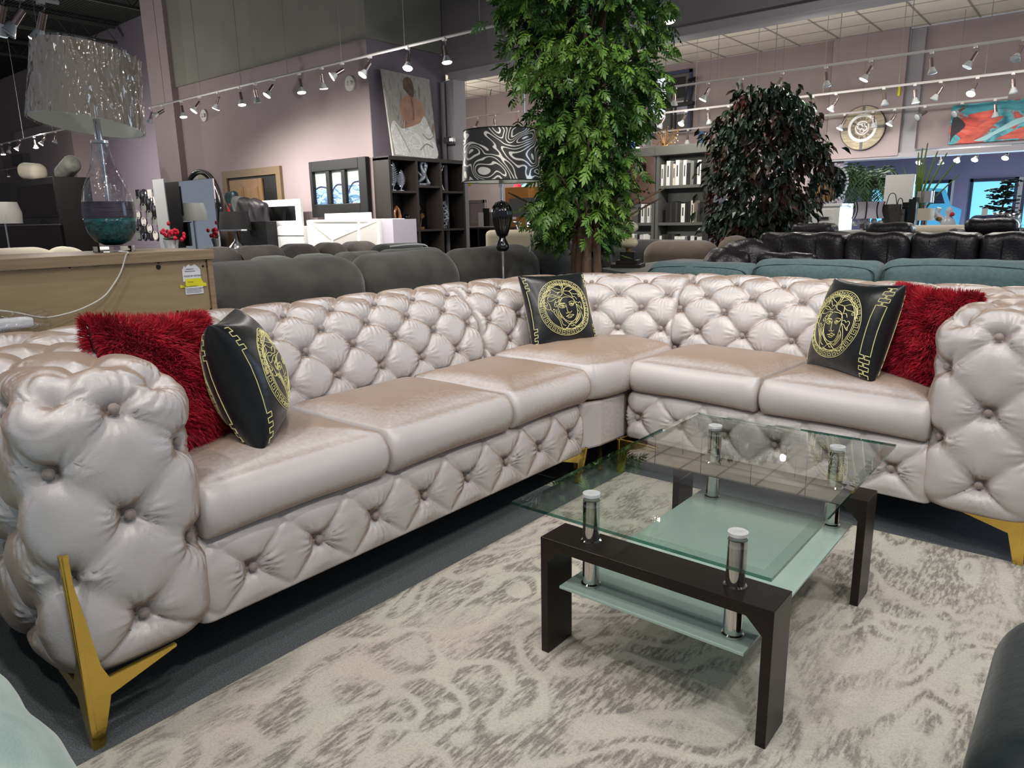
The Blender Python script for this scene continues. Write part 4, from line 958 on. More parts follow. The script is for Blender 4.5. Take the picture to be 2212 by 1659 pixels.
for i, (l, r_, py) in enumerate(((1705, 1800, 488), (1868, 1970, 487), (2082, 2200, 478))):
    a, b_ = at(l, py, Y=6.2)[0], at(r_, py, Y=6.2)[0]; z = at((l+r_)/2, py-3, Y=6.2)[2]
    padobj('headrest', t, ((a+b_)/2, 6.3, z-.045), ((b_-a)/2, .11, .055), 'leather', Rc=.05, wr=.004)
    padobj('back_cushion', t, ((a+b_)/2, 6.36, z-.30), ((b_-a)/2+.16, .12, .24), 'leather', Rc=.11, wr=.006)
    obj('seat', B().box(a-.05, b_+.05, 5.75, 6.3, .1, .5), 'leather', t, world=True, bevel=.05)
# taupe sofas between the console and the leather sectional
t = thing('taupe_sofa', 'taupe rolled-back sofa behind the three-ball lamp', 'sofa', (-2.9, 6.2, 0))
a, b_ = at(1382, 550, Y=5.9)[0], at(1532, 550, Y=5.9)[0]
padobj('back_cushion', t, ((a+b_)/2, 6.05, .72), ((b_-a)/2, .18, .165), 'taupe', Rc=.14, wr=.003); c_ = at(1600, 540, Y=5.9)[0]
padobj('back_cushion', t, ((b_+c_)/2, 6.12, .76), ((c_-b_)/2, .16, .165), 'taupe', Rc=.13, wr=.003)
obj('back_panel', B().box(a+.05, c_, 5.88, 5.96, .06, .72), 'taupe', t, world=True, bevel=.03)
t = thing('grey_sofa', 'dark grey sofa across the aisle between the tree trunk and ball lamp', 'sofa', (-3.9, 6.2, 0))
a, b_ = at(1180, 545, Y=6.2)[0], at(1400, 545, Y=6.2)[0]
padobj('back_cushion', t, ((a+b_)/2-.45, 6.4, .68), (.5, .16, .20), 'charcoal_dark', Rc=.13); padobj('back_cushion', t, ((a+b_)/2+.5, 6.4, .68), (.48, .16, .20), 'charcoal_dark', Rc=.13)
obj('back_frame', B().box(a, b_, 6.18, 6.26, .05, .66), 'charcoal_dark', t, world=True, bevel=.03)
p = at(1125, 530, r=8.4); t = thing('armchair', 'beige low-backed armchair beyond the charcoal sofa', 'chair', (p[0], p[1], 0))
w = .28; d = np.array([math.cos(R(35)), math.sin(R(35))])
padobj('backrest', t, (p[0], p[1], .72), (.40, .07, .26), 'beige_fabric', Rc=.06, rz=R(35)); obj('seat', B().box(p[0]-.38, p[0]+.3, p[1]-.0, p[1]+.6, .1, .45), 'beige_fabric', t, world=True, bevel=.04)

# ================================================================== CONSOLE AND THREE-BALL LAMP
t = thing('console_table', 'grey-washed console table top with the three-ball lamp on it', 'table', (-2.6, 4.9, 0))
K = [(-2.35, 4.12), (-2.45, 5.74), (-2.84, 5.80), (-2.86, 4.50)]
obj('top', B().prism(K, .705, .74, 'z'), 'grey_shelf_back', t, world=True, bevel=.002)
obj('apron', B().prism([(x*.99-.02, y*.99+.06) for x, y in K], .62, .705, 'z'), 'grey_shelf', t, world=True)
for x, y in ((-2.42, 4.30), (-2.52, 5.7), (-2.80, 5.72), (-2.81, 4.62)): obj('leg', B().box(x-.025, x+.025, y-.025, y+.025, 0, .63), 'grey_shelf', t, world=True)
p = at(1357, 577, r=5.40); BX, BY, BZ = p[0], p[1], .7405
t = thing('ball_table_lamp', 'lamp of three cream porcelain balls on stepped black base, burlap shade', 'lamp', (BX, BY, BZ)); k_ = .00350
g = B(); r30 = R(20)
for w, a, b_ in ((.108, 0, .025), (.078, .025, .052), (.052, .052, .112)): g.box(-w, w, -w, w, a, b_, rz=r30, c=(0, 0, 0))
obj('base', g, 'espresso', t, bevel=.002)
for i, z in enumerate((.175, .285, .395)): obj('ball', B().sphere((0, 0, z), .069, 24, 14, (1, 1, .60)), 'porcelain', t, smooth=True)
obj('spacer', B().cyl((0, 0, .112), (0, 0, .50), .010).cyl((0, 0, .112), (0, 0, .14), .02).cyl((0, 0, .215), (0, 0, .243), .022).cyl((0, 0, .325), (0, 0, .353), .022).cyl((0, 0, .435), (0, 0, .46), .016), 'antique_gold', t, auto=40)
g = B().lathe([(.185, .452), (.170, .765)], n=48, cap=False); g.lathe([(.182, .453), (.167, .764)], n=48, cap=False)
sh = obj('lamp_shade', g, 'burlap', t, smooth=True); g = B()
def on_shade(a, z, r0=.187, r1=.172, z0=.452, z1=.765, e=.0012): r = r0+(r1-r0)*(z-z0)/(z1-z0)+e; return (r*math.cos(a), r*math.sin(a), z)
A0 = math.atan2(-BY, -BX)
for k in range(16):       # printed script and building sketches
    a = A0+.35+rng.uniform(-.06, .35); z = .60+.012*k*.8
    g.tube([on_shade(a+j*.03, z+rng.normal(0, .002)) for j in range(int(rng.integers(3, 12)))], .0016, 4)
for k in range(26):
    a = A0+rng.uniform(-1.0, .8); z = .50+rng.uniform(0, .07); g.tube([on_shade(a+j*.02, z+rng.normal(0, .006)) for j in range(6)], .0024, 4)
for k in range(9):
    a = A0+.42+.03*k; g.tube([on_shade(a, .66), on_shade(a, .70+.02*rng.random())], .0022, 4)
for k in range(10):
    a = A0-.7+.05*k; g.tube([on_shade(a, .54), on_shade(a, .60+.02*rng.random())], .003, 4)
obj('printed_pattern', g, 'ink', sh, recalc=False)
obj('power_cord', B().tube(smoothcurve([(BX-.1, BY-.08, BZ+.006), (BX-.2, BY-.15, BZ+.006), (BX-.26, BY-.22, BZ+.006), (BX-.28, BY-.40, BZ-.03), (BX-.27, BY-.42, BZ-.2)], 5), .004, 5), 'black', None, smooth=True, label='black cord of the three-ball lamp trailing over the console', cat='cord')

# ================================================================== SILVER-SQUIGGLE FLOOR LAMP
def squiggle():
    m = bpy.data.materials.new('shade_squiggle'); m.use_nodes = True; nt = m.node_tree; N = nt.nodes; Lk = nt.links; p = N['Principled BSDF']
    tc = N.new('ShaderNodeTexCoord'); mp = N.new('ShaderNodeMapping'); mp.inputs['Scale'].default_value = (1, 1, 1.35); Lk.new(tc.outputs['Object'], mp.inputs[0])
    n = N.new('ShaderNodeTexNoise'); n.inputs['Scale'].default_value = 4.6; n.inputs['Detail'].default_value = 0; n.inputs['Distortion'].default_value = 1.5; Lk.new(mp.outputs[0], n.inputs[0])
    a = N.new('ShaderNodeMath'); a.operation = 'MULTIPLY'; a.inputs[1].default_value = 11; Lk.new(n.outputs[0], a.inputs[0])
    f = N.new('ShaderNodeMath'); f.operation = 'FRACT'; Lk.new(a.outputs[0], f.inputs[0])
    s = N.new('ShaderNodeMath'); s.operation = 'SUBTRACT'; s.inputs[1].default_value = .5; Lk.new(f.outputs[0], s.inputs[0])
    b = N.new('ShaderNodeMath'); b.operation = 'ABSOLUTE'; Lk.new(s.outputs[0], b.inputs[0])
    r = N.new('ShaderNodeValToRGB'); r.color_ramp.elements[0].position = .12; r.color_ramp.elements[1].position = .16; r.color_ramp.elements[0].color = (*lin((214, 210, 202)), 1); r.color_ramp.elements[1].color = (*lin((38, 37, 37)), 1)
    Lk.new(b.outputs[0], r.inputs[0]); Lk.new(r.outputs[0], p.inputs['Base Color'])
    r2 = N.new('ShaderNodeMapRange'); r2.inputs[1].default_value = .12; r2.inputs[2].default_value = .16; r2.inputs[3].default_value = .55; r2.inputs[4].default_value = 0; Lk.new(b.outputs[0], r2.inputs[0]); Lk.new(r2.outputs[0], p.inputs['Metallic'])
    p.inputs['Roughness'].default_value = .36; M['squiggle'] = m
squiggle()
p = at(1087, 600, r=4.12); FX, FY = p[0], p[1]
zz = lambda px, py: at(px, py, r=4.12)[2]
t = thing('floor_lamp', 'chrome floor lamp with fluted black glass stem and silver squiggle shade', 'lamp', (FX, FY, 0))
zs0, zs1 = zz(1090, 392), zz(1094, 283); zA, zB, zC, zD = zz(1084, 433), zz(1084, 515), zz(1084, 517), zz(1084, 543)
obj('base', B().lathe([(.12, 0), (.12, .015), (.02, .03)], n=32), 'chrome', t, auto=40)
obj('pole', B().cyl((0, 0, .02), (0, 0, zD), .0095, n=16).cyl((0, 0, zA), (0, 0, zs0+.06), .0075, n=16).cyl((0, 0, zs0-.03), (0, 0, zs0+.02), .014, n=16).tube([(-.2, 0, zs0+.10), (.2, 0, zs0+.10)], .003, 5).tube([(0, -.2, zs0+.10), (0, .2, zs0+.10)], .003, 5), 'chrome', t, auto=40)
def fluted(prof, nf=16, amp=.06, n=96):
    P = np.zeros((n, len(prof), 3))
    for i in range(n):
        a = 2*PI*i/n; k = 1-amp+amp*abs(math.cos(nf*a/2))
        for j, (r, z) in enumerate(prof): P[i, j] = (r*k*math.cos(a), r*k*math.sin(a), z)
    return B().grid(P, wu=True)
h = zA-zB
obj('fluted_stem', fluted([(.004, zA), (.035, zA-.01), (.054, zA-.035), (.060, zA-.07), (.056, zA-.11), (.044, zA-.15), (.030, zA-.19), (.020, zA-h+.01), (.017, zB)]), 'black_gloss', t, smooth=True)
obj('fluted_stem', fluted([(.017, zB+.002), (.024, zB-.012), (.035, zB-.035), (.037, zD+.02), (.028, zD+.004), (.012, zD)], amp=.03), 'black_gloss', t, smooth=True)
g = B().lathe([(.216, zs0), (.200, zs1)], n=72, cap=False)
sh = obj('lamp_shade', g, 'squiggle', t, smooth=True); sh.rotation_euler = (0, 0, 0)
obj('shade_lining', B().lathe([(.213, zs0+.001), (.197, zs1-.001)], n=72, cap=False), 'shade_white_in', sh, smooth=True)
obj('shade_trim', B().tube([(.2165*math.cos(a), .2165*math.sin(a), zs0) for a in np.linspace(0, 2*PI, 72)], .003, 5).tube([(.2*math.cos(a), .2*math.sin(a), zs1) for a in np.linspace(0, 2*PI, 72)], .003, 5), 'black', sh)

# ================================================================== TREES
def lobed_leaf(L=.085):
    """cut-leaf sprig: midrib with five narrow lobed leaflets, gently arched"""
    V = []; F = []
    def leaflet(o, ang, l, w):
        c, s = math.cos(ang), math.sin(ang); n0 = len(V)
        for t, ww in ((0, .12), (.3, .9), (.45, .5), (.65, .8), (1, 0)):
            for sd in ((-1, 1) if ww else (0,)):
                x, y = ww*w*sd, l*t; V.append((o[0]+x*c+y*s, o[1]-x*s+y*c, -.5*(o[1]+y)**2/L*1.0-.25*abs(x)))
        for k in range(3): F.append((n0+2*k, n0+2*k+1, n0+2*k+3, n0+2*k+2))
        F.append((n0+6, n0+7, n0+8))
    leaflet((0, .42*L), 0, .6*L, .12*L)
    for k, y in enumerate((.12, .34, .54)):
        for sd in (-1, 1): leaflet((0, y*L), sd*(1.0-.12*k), (.46-.06*k)*L, .095*L)
    n0 = len(V); V.extend([(-.004*1, -.15*L, 0), (.004*.5, -.15*L, 0), (.001, .5*L, -.1*L), (-.001, .5*L, -.1*L)]); F.append((n0, n0+1, n0+2, n0+3))
    return np.array(V), F
def oval_leaf(L=.07, w=.26):
    V = [(0, 0, 0), (-w*.7*L, .3*L, .01), (w*.7*L, .3*L, .01), (-w*L, .55*L, .0), (w*L, .55*L, .0), (0, .3*L, -.006), (0, .55*L, -.012), (0, L, -.03)]
    return np.array(V), [(0, 5, 1), (0, 2, 5), (1, 5, 6, 3), (5, 2, 4, 6), (3, 6, 7), (6, 4, 7)]
def scatter(leaf, pts, dirs, sc, rg, jit=.5):
    LV, LF = leaf; n = len(pts); nv = len(LV); out = np.zeros((n, nv, 3))
    for i in range(n):
        d = dirs[i]/np.linalg.norm(dirs[i]); up = np.array([0, 0, 1.])+rg.normal(0, jit, 3); x = np.cross(d, up); x /= np.linalg.norm(x)+1e-9; z = np.cross(x, d)
        out[i] = (LV*sc[i]) @ np.array([x, d, z])+pts[i]
    F = []
    for i in range(n):
        for f in LF: F.append(tuple(k+i*nv for k in f))
    return B().add(out.reshape(-1, 3), F)
TRX, TRY = at(1267, 600, r=4.42)[:2]
t = thing('artificial_tree', 'tall green cut-leaf artificial tree with bundled trunks behind the corner seat', 'tree', (TRX, TRY, 0))
rg = np.random.default_rng(11)
g = B()
for k, (ox, oy, r0, sw) in enumerate(((-.085, .0, .030, .5), (-.03, -.03, .036, 1.4), (.025, -.04, .038, 2.2), (.075, .0, .032, 3.1), (.04, .05, .03, 4.1), (-.05, .05, .028, 5.2))):
    P = [(ox*.9, oy*.9, 0), (ox, oy, .5), (ox*1.0, oy, .8), (ox*.9+.01*math.sin(sw), oy*.8, 1.05), (ox*.8+.02*math.sin(sw*2), oy+.03, 1.4), (ox*1.1+.03*math.cos(sw), oy*1.5, 1.9), (ox*2.0, oy*2.0, 2.5)]
    S = smoothcurve(P, 7); g.tube(S, [r0*(1-.55*i/len(S))*(1+.08*math.sin(i*1.3+k)) for i in range(len(S))], 9)
for k in range(34):
    z = rg.uniform(1.05, 2.4); a = rg.uniform(0, 2*PI); e = rg.uniform(.2, .5); g.tube(smoothcurve([(0, 0, z-.15), (e*.5*math.cos(a), e*.5*math.sin(a), z), (e*math.cos(a), e*math.sin(a), z+.12)], 4), [.010]*5+[.006]*3+[.003], 5)
obj('trunk', g, 'bark', t, smooth=True)
obj('planter', B().lathe([(.13, 0), (.17, .26), (.16, .26), (.15, .22), (0, .22)], n=28), 'black', t, auto=40)
def env(z):     # crown radius by height, from the photo outline
    return float(np.interp(z, [.93, 1.0, 1.12, 1.25, 1.4, 1.6, 1.8, 2.1, 2.5, 2.9], [.10, .22, .24, .20, .21, .31, .40, .46, .47, .40]))
pts = []; dirs = []
def inhole(x, z, a): return False
ctr = []; ACAM = math.atan2(-TRY, -TRX)
for i in range(330):
    z = rg.uniform(.97, 2.75); a = rg.uniform(0, 2*PI); rr = env(z)*math.sqrt(rg.uniform(.12, 1))
    lat = rr*math.sin(a-ACAM); dep = rr*math.cos(a-ACAM)
    if z < 1.22 and abs(lat) < .08 and dep > -.1: continue
    ctr.append((rr*math.cos(a), rr*math.sin(a), z, a))
for cx, cyy, cz, a in ctr:
    if cz < 1.2: cx += .055*math.cos(YAW+PI); cyy += .055*math.sin(YAW+PI)
    for j in range(17):
        q = np.array([cx, cyy, cz])+rg.normal(0, .055, 3)*np.array([1, 1, .9]); d = np.array([math.cos(a), math.sin(a), -.55])+rg.normal(0, .55, 3); pts.append(q); dirs.append(d)
n = len(pts); obj('foliage', scatter(lobed_leaf(.085), pts, dirs, rg.uniform(.7, 1.25, n), rg), 'green_leaf', t, recalc=False, kind='stuff')
t = thing('artificial_ficus', 'bushy dark green and burgundy artificial ficus in front of the grey bookcases', 'tree', (*at(1642, 500, r=7.4)[:2], 0)); rg = np.random.default_rng(5)
obj('trunk', B().tube([(0, 0, 0), (.02, 0, .9), (0, .02, 1.6)], [.03, .025, .012], 8).tube([(.03, .03, 0), (-.03, .02, .9), (.05, .0, 1.4)], [.025, .02, .012], 8), 'bark', t, smooth=True)
obj('planter', B().lathe([(.16, 0), (.2, .3), (.19, .3), (0, .28)], n=24), 'black', t, auto=40)
pts = []; dirs = []
def env2(z): return float(np.interp(z, [.72, .9, 1.1, 1.35, 1.6, 1.85, 2.05, 2.22], [.2, .36, .45, .52, .55, .46, .30, .10]))
for i in range(250):
    z = rg.uniform(.75, 2.2); a = rg.uniform(0, 2*PI); rr = env2(z)*rg.uniform(.15, 1)**.5; c = np.array([rr*math.cos(a), rr*math.sin(a), z])
    for j in range(20): pts.append(c+rg.normal(0, .06, 3)); dirs.append(np.array([math.cos(a)*.6, math.sin(a)*.6, -.75])+rg.normal(0, .45, 3))
obj('foliage', scatter(oval_leaf(.085), pts, dirs, rg.uniform(.8, 1.25, len(pts)), rg), 'dark_leaf', t, recalc=False, kind='stuff')
# ================================================================== TRACK LIGHTING
def fixture_proto(kind, v):
    """hanging par-lamp: clip, curly wire, metal socket, flared bulb"""
    tilt, az, sw = [(8, 0, .4), (28, 200, 1.), (36, 250, -1.), (22, 300, .7), (14, 120, -.6), (60, 230, 1.2)][v]
    t = thing('track_spotlight', 'x', 'spotlight', (0, 0, 0))
    obj('mount', B().box(-.018, .018, -.018, .018, -.03, .0), 'track', t)
    ax = np.array([math.sin(R(tilt))*math.cos(R(az)), math.sin(R(tilt))*math.sin(R(az)), -math.cos(R(tilt))])
    p0 = np.array([.012*sw, 0, -.085]); g = B().tube(smoothcurve([(0, 0, -.03), (.03*sw, .005, -.045), (.035*sw, 0, -.065), (-.01*sw, .004, -.075), p0], 4), .0035, 5)
    obj('wire_arm', g, 'wire', t, smooth=True)
    obj('socket', B().cyl(p0-ax*.01, p0+ax*.085, .021, .023, 14), 'rosegold_sock', t, auto=40)
    c = p0+ax*.083
    b_ = obj('bulb', B().lathe([(.020, 0), (.026, .012), (.046, .055), (.050, .062)], c, 18, ax, cap=False), 'bulb_glass', t, auto=60)
    obj('lens', B().lathe([(.0, .058), (.030, .060), (.049, .064), (.044, .071), (.0, .076)], c, 18, ax), {'lit': 'bulb_lit', 'unlit': 'bulb_glass', 'dim': 'bulb_dim'}[kind], b_, smooth=True)
    t['aim'] = list(ax.tolist()); return t
PROTO = {(k, v): fixture_proto(k, v) for k in ('lit', 'unlit', 'dim') for v in range(6)}
used = set()
def place_fix(kind, v, loc, label, group, rz=0.):
    P = PROTO[(kind, v)]
    if (kind, v) not in used: used.add((kind, v)); o = P
    else: o = copy_tree(P)
    o.location = loc; o.rotation_euler = (0, 0, rz); o['label'] = label; o['group'] = group; return o
def track(name, label, a, b_, zc, ndrop=4):
    t = thing('lighting_track', label, 'light track', tuple(a)); obj('rail', B().tube([a, b_], .014, 4), 'track', t, world=True)
    a, b_ = np.array(a), np.array(b_)
    for k in range(ndrop):
        p = a+(b_-a)*(k+.5)/ndrop; obj('drop_wire', B().cyl(p, (p[0], p[1], zc), .004, n=5), 'wire', t, world=True)
def run(desc, Y, line, heads, zc, grp, ndrop=4, X=None, energy=16, aim=(0, 1.2, -1.6), lights=True, lx=True):
    (ax_, ay_), (bx_, by_) = line
    a = at(ax_, ay_, Y=Y) if X is None else at(ax_, ay_, X=X); b_ = at(bx_, by_, Y=Y) if X is None else at(bx_, by_, X=X)
    zt = (a[2]+b_[2])/2; a[2] = b_[2] = zt
    track('t', f'slim white light track, {desc}', a, b_, zc, ndrop)
    for i, (px, py, kind, v) in enumerate(heads):
        p = at(px, py, Y=Y) if X is None else at(px, py, X=X); loc = (p[0], p[1], zt) if X is None else (X, p[1], zt)
        st = {'lit': 'glowing', 'unlit': 'unlit', 'dim': 'faintly lit'}[kind]
        place_fix(kind, v, loc, f'{st} spotlight, {ordn(i)} from left on the {desc}', grp)
        if kind == 'lit' and lights:
            q = np.array(loc)+np.array([0, 0, -.26]); lamp('SPOT', q, q+np.array(aim)+rng.normal(0, .25, 3), energy*3*(1.7 if px < 500 else 1), size=.05, angle=140, blend=1.)
run('long track along the left wall', 5.5, ((322, 236), (1130, 35)), [(328, 250, 'unlit', 1), (352, 240, 'unlit', 5), (393, 240, 'lit', 0), (433, 232, 'lit', 2), (473, 222, 'lit', 1), (520, 218, 'lit', 0), (553, 205, 'unlit', 4), (592, 197, 'lit', 2), (648, 188, 'lit', 0), (697, 180, 'lit', 4), (740, 160, 'lit', 5), (800, 147, 'lit', 2), (882, 133, 'lit', 3), (961, 115, 'lit', 0)], 6.2, 'spotlights on the long left track', 7, energy=24, aim=(0, 1.1, -1.6))
run('nearest of the three right-hand tracks', 9.3, ((1385, 197), (2230, 79)), [(1458, 217, 'unlit', 4), (1528, 210, 'lit', 1), (1601, 200, 'unlit', 0), (1688, 190, 'lit', 2), (1782, 179, 'unlit', 0), (1878, 166, 'lit', 1), (2009, 150, 'unlit', 0), (2103, 137, 'dim', 1), (2206, 127, 'unlit', 2)], ZT, 'spotlights on the nearest right-hand track', 6, energy=30, aim=(0, 1.5, -1.4))
run('middle of the three right-hand tracks', 10.7, ((1330, 258), (2230, 148)), [(1392, 228, 'lit', 0), (1433, 269, 'unlit', 1), (1482, 264, 'lit', 2), (1529, 259, 'unlit', 0), (1573, 253, 'lit', 0), (1683, 241, 'lit', 1), (1755, 231, 'unlit', 3), (1805, 225, 'lit', 1), (1908, 211, 'unlit', 3), (1974, 214, 'dim', 0), (2030, 200, 'unlit', 1), (2109, 194, 'lit', 2), (2186, 185, 'unlit', 0)], ZT, 'spotlights on the middle right-hand track', 6, energy=17, aim=(0, .9, -1.4))
run('farthest of the three right-hand tracks', 11.9, ((1330, 298), (2178, 205)), [(1374, 275, 'lit', 0), (1396, 310, 'unlit', 1), (1434, 304, 'lit', 0), (1486, 297, 'unlit', 4), (1775, 260, 'unlit', 5), (1824, 262, 'lit', 1), (1885, 259, 'unlit', 0), (1932, 250, 'lit', 1), (1998, 236, 'unlit', 5), (2078, 231, 'unlit', 5), (2148, 233, 'unlit', 0)], ZT, 'spotlights on the farthest right-hand track', 5, energy=3, aim=(0, .2, -1.2))
run('track inside the dark window alcove', 14.0, ((1955, 331), (2230, 305)), [(1995, 333, 'lit', 2), (2031, 332, 'unlit', 0), (2077, 329, 'lit', 2), (2116, 325, 'lit', 2), (2182, 320, 'lit', 2)], 2.3, 'spotlights in the window alcove', 3, energy=14, aim=(0, 1., -2))
run('short track seen through the wide opening', 10.4, ((975, 262), (1120, 238)), [(1000, 280, 'lit', 2), (1031, 263, 'unlit', 1), (1069, 268, 'lit', 4)], ZT, 'spotlights through the opening', 2, energy=22, aim=(0, 1.6, -1.2))
run('lower track seen through the wide opening', 11.6, ((980, 303), (1080, 292)), [(1000, 322, 'dim', 0)], ZT, 'spotlights through the opening', 2)
run('near track, top left corner', None, ((-40, 20), (120, -40)), [(12, 65, 'dim', 1), (50, 40, 'unlit', 2), (88, 10, 'lit', 1)], 6.2, 'spotlights at the top left corner', 2, X=-5.0, energy=20, aim=(-.8, .8, -2))
run('low track at the far left', 6.0, ((-30, 315), (150, 281)), [(5, 325, 'lit', 0), (22, 321, 'unlit', 1), (45, 318, 'lit', 2), (75, 308, 'lit', 0), (98, 302, 'lit', 2), (121, 296, 'unlit', 3)], 6.2, 'spotlights on the low far-left track', 3, energy=45, aim=(-.5, 1.8, -1.2))
run('tiny far-left track', 8.6, ((-5, 365), (38, 366)), [(17, 375, 'dim', 0)], 3.5, 'spotlights on the low far-left track', 1)
run('upper track above the tall green tree', 6.0, ((1370, -5), (1530, -30)), [(1386, 14, 'unlit', 1), (1441, 3, 'lit', 0)], 6.2, 'spotlights above the tree', 2, energy=30, aim=(0, .5, -2))
for k, P in PROTO.items():
    if k not in used:
        for ch in list(P.children):
            for c2 in list(ch.children): bpy.data.objects.remove(c2)
            bpy.data.objects.remove(ch)
        bpy.data.objects.remove(P)

# ================================================================== LEFT BACK WALL
def bx(l, t, r_, b_, Y, d, name, m, parent=None, label=None, cat=None, group=None, z0=None, bevel=.004, smooth=False):
    x0, x1, za, zb_ = ext(l, t, r_, b_, Y); za = za if z0 is None else z0
    return obj(name, B().box(x0, x1, Y, Y+d, za, zb_), m, parent, world=parent is not None, bevel=bevel, label=label, cat=cat, group=group)
x0, x1, z0, z1 = ext(490, 364, 615, 500, YB); D = struct('door_1', B().box(x0, x1, YB-.05, YB, 0, z1).box(x0, x1, YB-.02, YB, 0, z1), 'black')
D.data.clear_geometry(); g = B().box(x0, x0+.14, YB-.05, YB, 0, z1).box(x1-.12, x1, YB-.05, YB, 0, z1).box(x0+.14, x1-.12, YB-.05, YB, z1-.12, z1)
me = D.data; me.from_pydata([tuple(v) for v in (np.concatenate(g.v)-np.array(D.location))], [], g.f); me.materials.clear(); me.materials.append(M['door_frame'])
obj('dark_opening', B().box(x0+.13, x1-.12, YB-.012, YB-.002, 0, z1-.12), 'black', D, world=True)
xl = x0+.20; xr = at(570, 400, Y=YB)[0]; lf = obj('door_leaf', B().box(xl, xr, YB-.04, YB-.015, 0, z1-.16), 'door_wood', D, world=True)
for i in (0, 1):
    a = xl+.10+i*(xr-xl-.12)/2; w = (xr-xl)/2-.16
    for (za, zb_) in ((z1-.52, z1-.28), (.75, z1-.62), (.15, .62)):
        obj('door_panel', B().box(a, a+w, YB-.052, YB-.04, za, zb_).box(a+.03, a+w-.03, YB-.058, YB-.05, za+.03, zb_-.03), 'door_wood', lf, world=True, bevel=.006)
# white wardrobe with mirrored door and oval mirror
YM = 6.1
t = thing('mirror_wardrobe', 'white panel with a tall mirror beside it, left of the brown door', 'mirror', (*at(400, 530, Y=YM)[:2], 0))
bx(338, 386, 362, 545, YM, .05, 'side_panel', 'white_gloss', t, z0=0); bx(362, 389, 467, 545, YM+.01, .03, 'mirror_panel', 'mirror', t, z0=0)
c = at(437, 440, Y=6.86); t = thing('oval_mirror', 'oval mirror with a beaded silver frame behind the tall mirror panel', 'mirror', tuple(c-np.array([0, 0, .6])))
el = [(c[0]+.62*math.cos(a), 6.86, c[2]-.05+.62*math.sin(a)) for a in np.linspace(0, 2*PI, 60)]; obj('frame', B().tube(el, .028, 8), 'silver', t, world=True, smooth=True)
obj('beads', B().tube([(c[0]+(.57)*math.cos(a), 6.845, c[2]-.05+.57*math.sin(a)) for a in np.linspace(0, 2*PI, 60)], .014, 5), 'black', t, world=True)
obj('mirror_glass', B().cyl((c[0], 6.86, c[2]-.05), (c[0], 6.88, c[2]-.05), .60, n=48), 'mirror', t, world=True)
# red flower in a white pot
p = at(372, 540, Y=5.7); obj('plant_stand', B().box(p[0]-.14, p[0]+.14, 5.56, 5.84, 0, p[2]-.121), 'white', None, label='white plinth under the red orchid pot', cat='stand'); t = thing('potted_orchid', 'red artificial orchid in a white pot beside the tall mirror', 'flower', (p[0], 5.7, p[2]-.12))
obj('pot', B().lathe([(.07, 0), (.12, .28), (.10, .28), (0, .24)], n=16).xf(None, (p[0], 5.7, p[2]-.12)), 'white_gloss', t, world=True, auto=40)
for i, (px, py, n_) in enumerate(((360, 503, 7), (379, 507, 9))):
    c = at(px, py, Y=5.7); g = B()
    for k in range(n_*2): d = rng.normal(0, 1, 3)*np.array([.07, .05, .07]); g.sphere(c+d, .045, 8, 5, (1, .5, .8))
    obj('flower_cluster', g, 'red_flower', t, world=True, smooth=True); obj('stem', B().tube(smoothcurve([(p[0], 5.7, p[2]+.1), (p[0]+.03*i, 5.7, p[2]+.25), tuple(c)], 4), .008, 5), 'palm_leaf', t, world=True)
obj('leaf', B().sphere((p[0]-.05, 5.68, p[2]+.18), .12, 10, 6, (1.2, .5, .18)).sphere((p[0]+.08, 5.68, p[2]+.20), .1, 10, 6, (1.1, .5, .2)), 'palm_leaf', t, world=True)
# mirrored ring-and-square wall decoration
cx = at(305, 415, Y=8.6); 
t = thing('mirror_wall_hanging', 'grid of small silver rings and squares hung behind the glass table lamp', 'wall decoration', tuple(at(320, 520, Y=9.25)))
for i, px in enumerate(np.linspace(298, 349, 5)):
    for j, py in enumerate(np.linspace(419, 508, 7)):
        p = at(px, py, Y=9.25); s_ = .115
        if (i+j) % 2: g = B().tube([(p[0]+s_*math.cos(a), 9.25, p[2]+s_*math.sin(a)) for a in np.linspace(0, 2*PI, 17)], .02, 5); g.cyl((p[0], 9.26, p[2]), (p[0], 9.27, p[2]), s_, n=14)
        else: g = B().box(p[0]-s_, p[0]+s_, 9.24, 9.27, p[2]-s_, p[2]+s_).box(p[0]-s_*.7, p[0]+s_*.7, 9.232, 9.24, p[2]-s_*.7, p[2]+s_*.7)
        obj('ring' if (i+j) % 2 else 'square', g, ['mirror', 'offwhite', 'grey_shelf_back', 'silver', 'wall_purple'][(i*3+j*2) % 5], t, world=True)
# black drum lamp
p = at(512, 527, Y=5.9); z_ = at(508, 497, Y=5.9)[2]; zt_ = at(508, 457, Y=5.9)[2]
t = thing('table_lamp', 'lamp with black tapered shade and silver foot in front of the stacked cushions', 'lamp', (p[0], 5.9, p[2]-.1))
obj('base', B().lathe([(.16, p[2]-.1), (.13, p[2]-.05), (.035, p[2]+.05), (.02, z_+.04), (0, z_+.04)], (p[0], 5.9, 0), 20), 'silver', t, world=True, smooth=True)
obj('lamp_shade', B().lathe([(.235, z_), (.20, zt_)], (p[0], 5.9, 0), 32), 'shade_black', t, world=True, auto=40)
obj('shade_trim', B().lathe([(.238, z_-.012), (.238, z_+.012)], (p[0], 5.9, 0), 32), 'silver', t, world=True)
obj('pedestal', B().box(p[0]-.3, p[0]+.42, 6.15, 6.33, 0, p[2]-.1+.42), 'black', None, label='black pedestal behind the silver-footed lamp', cat='pedestal')
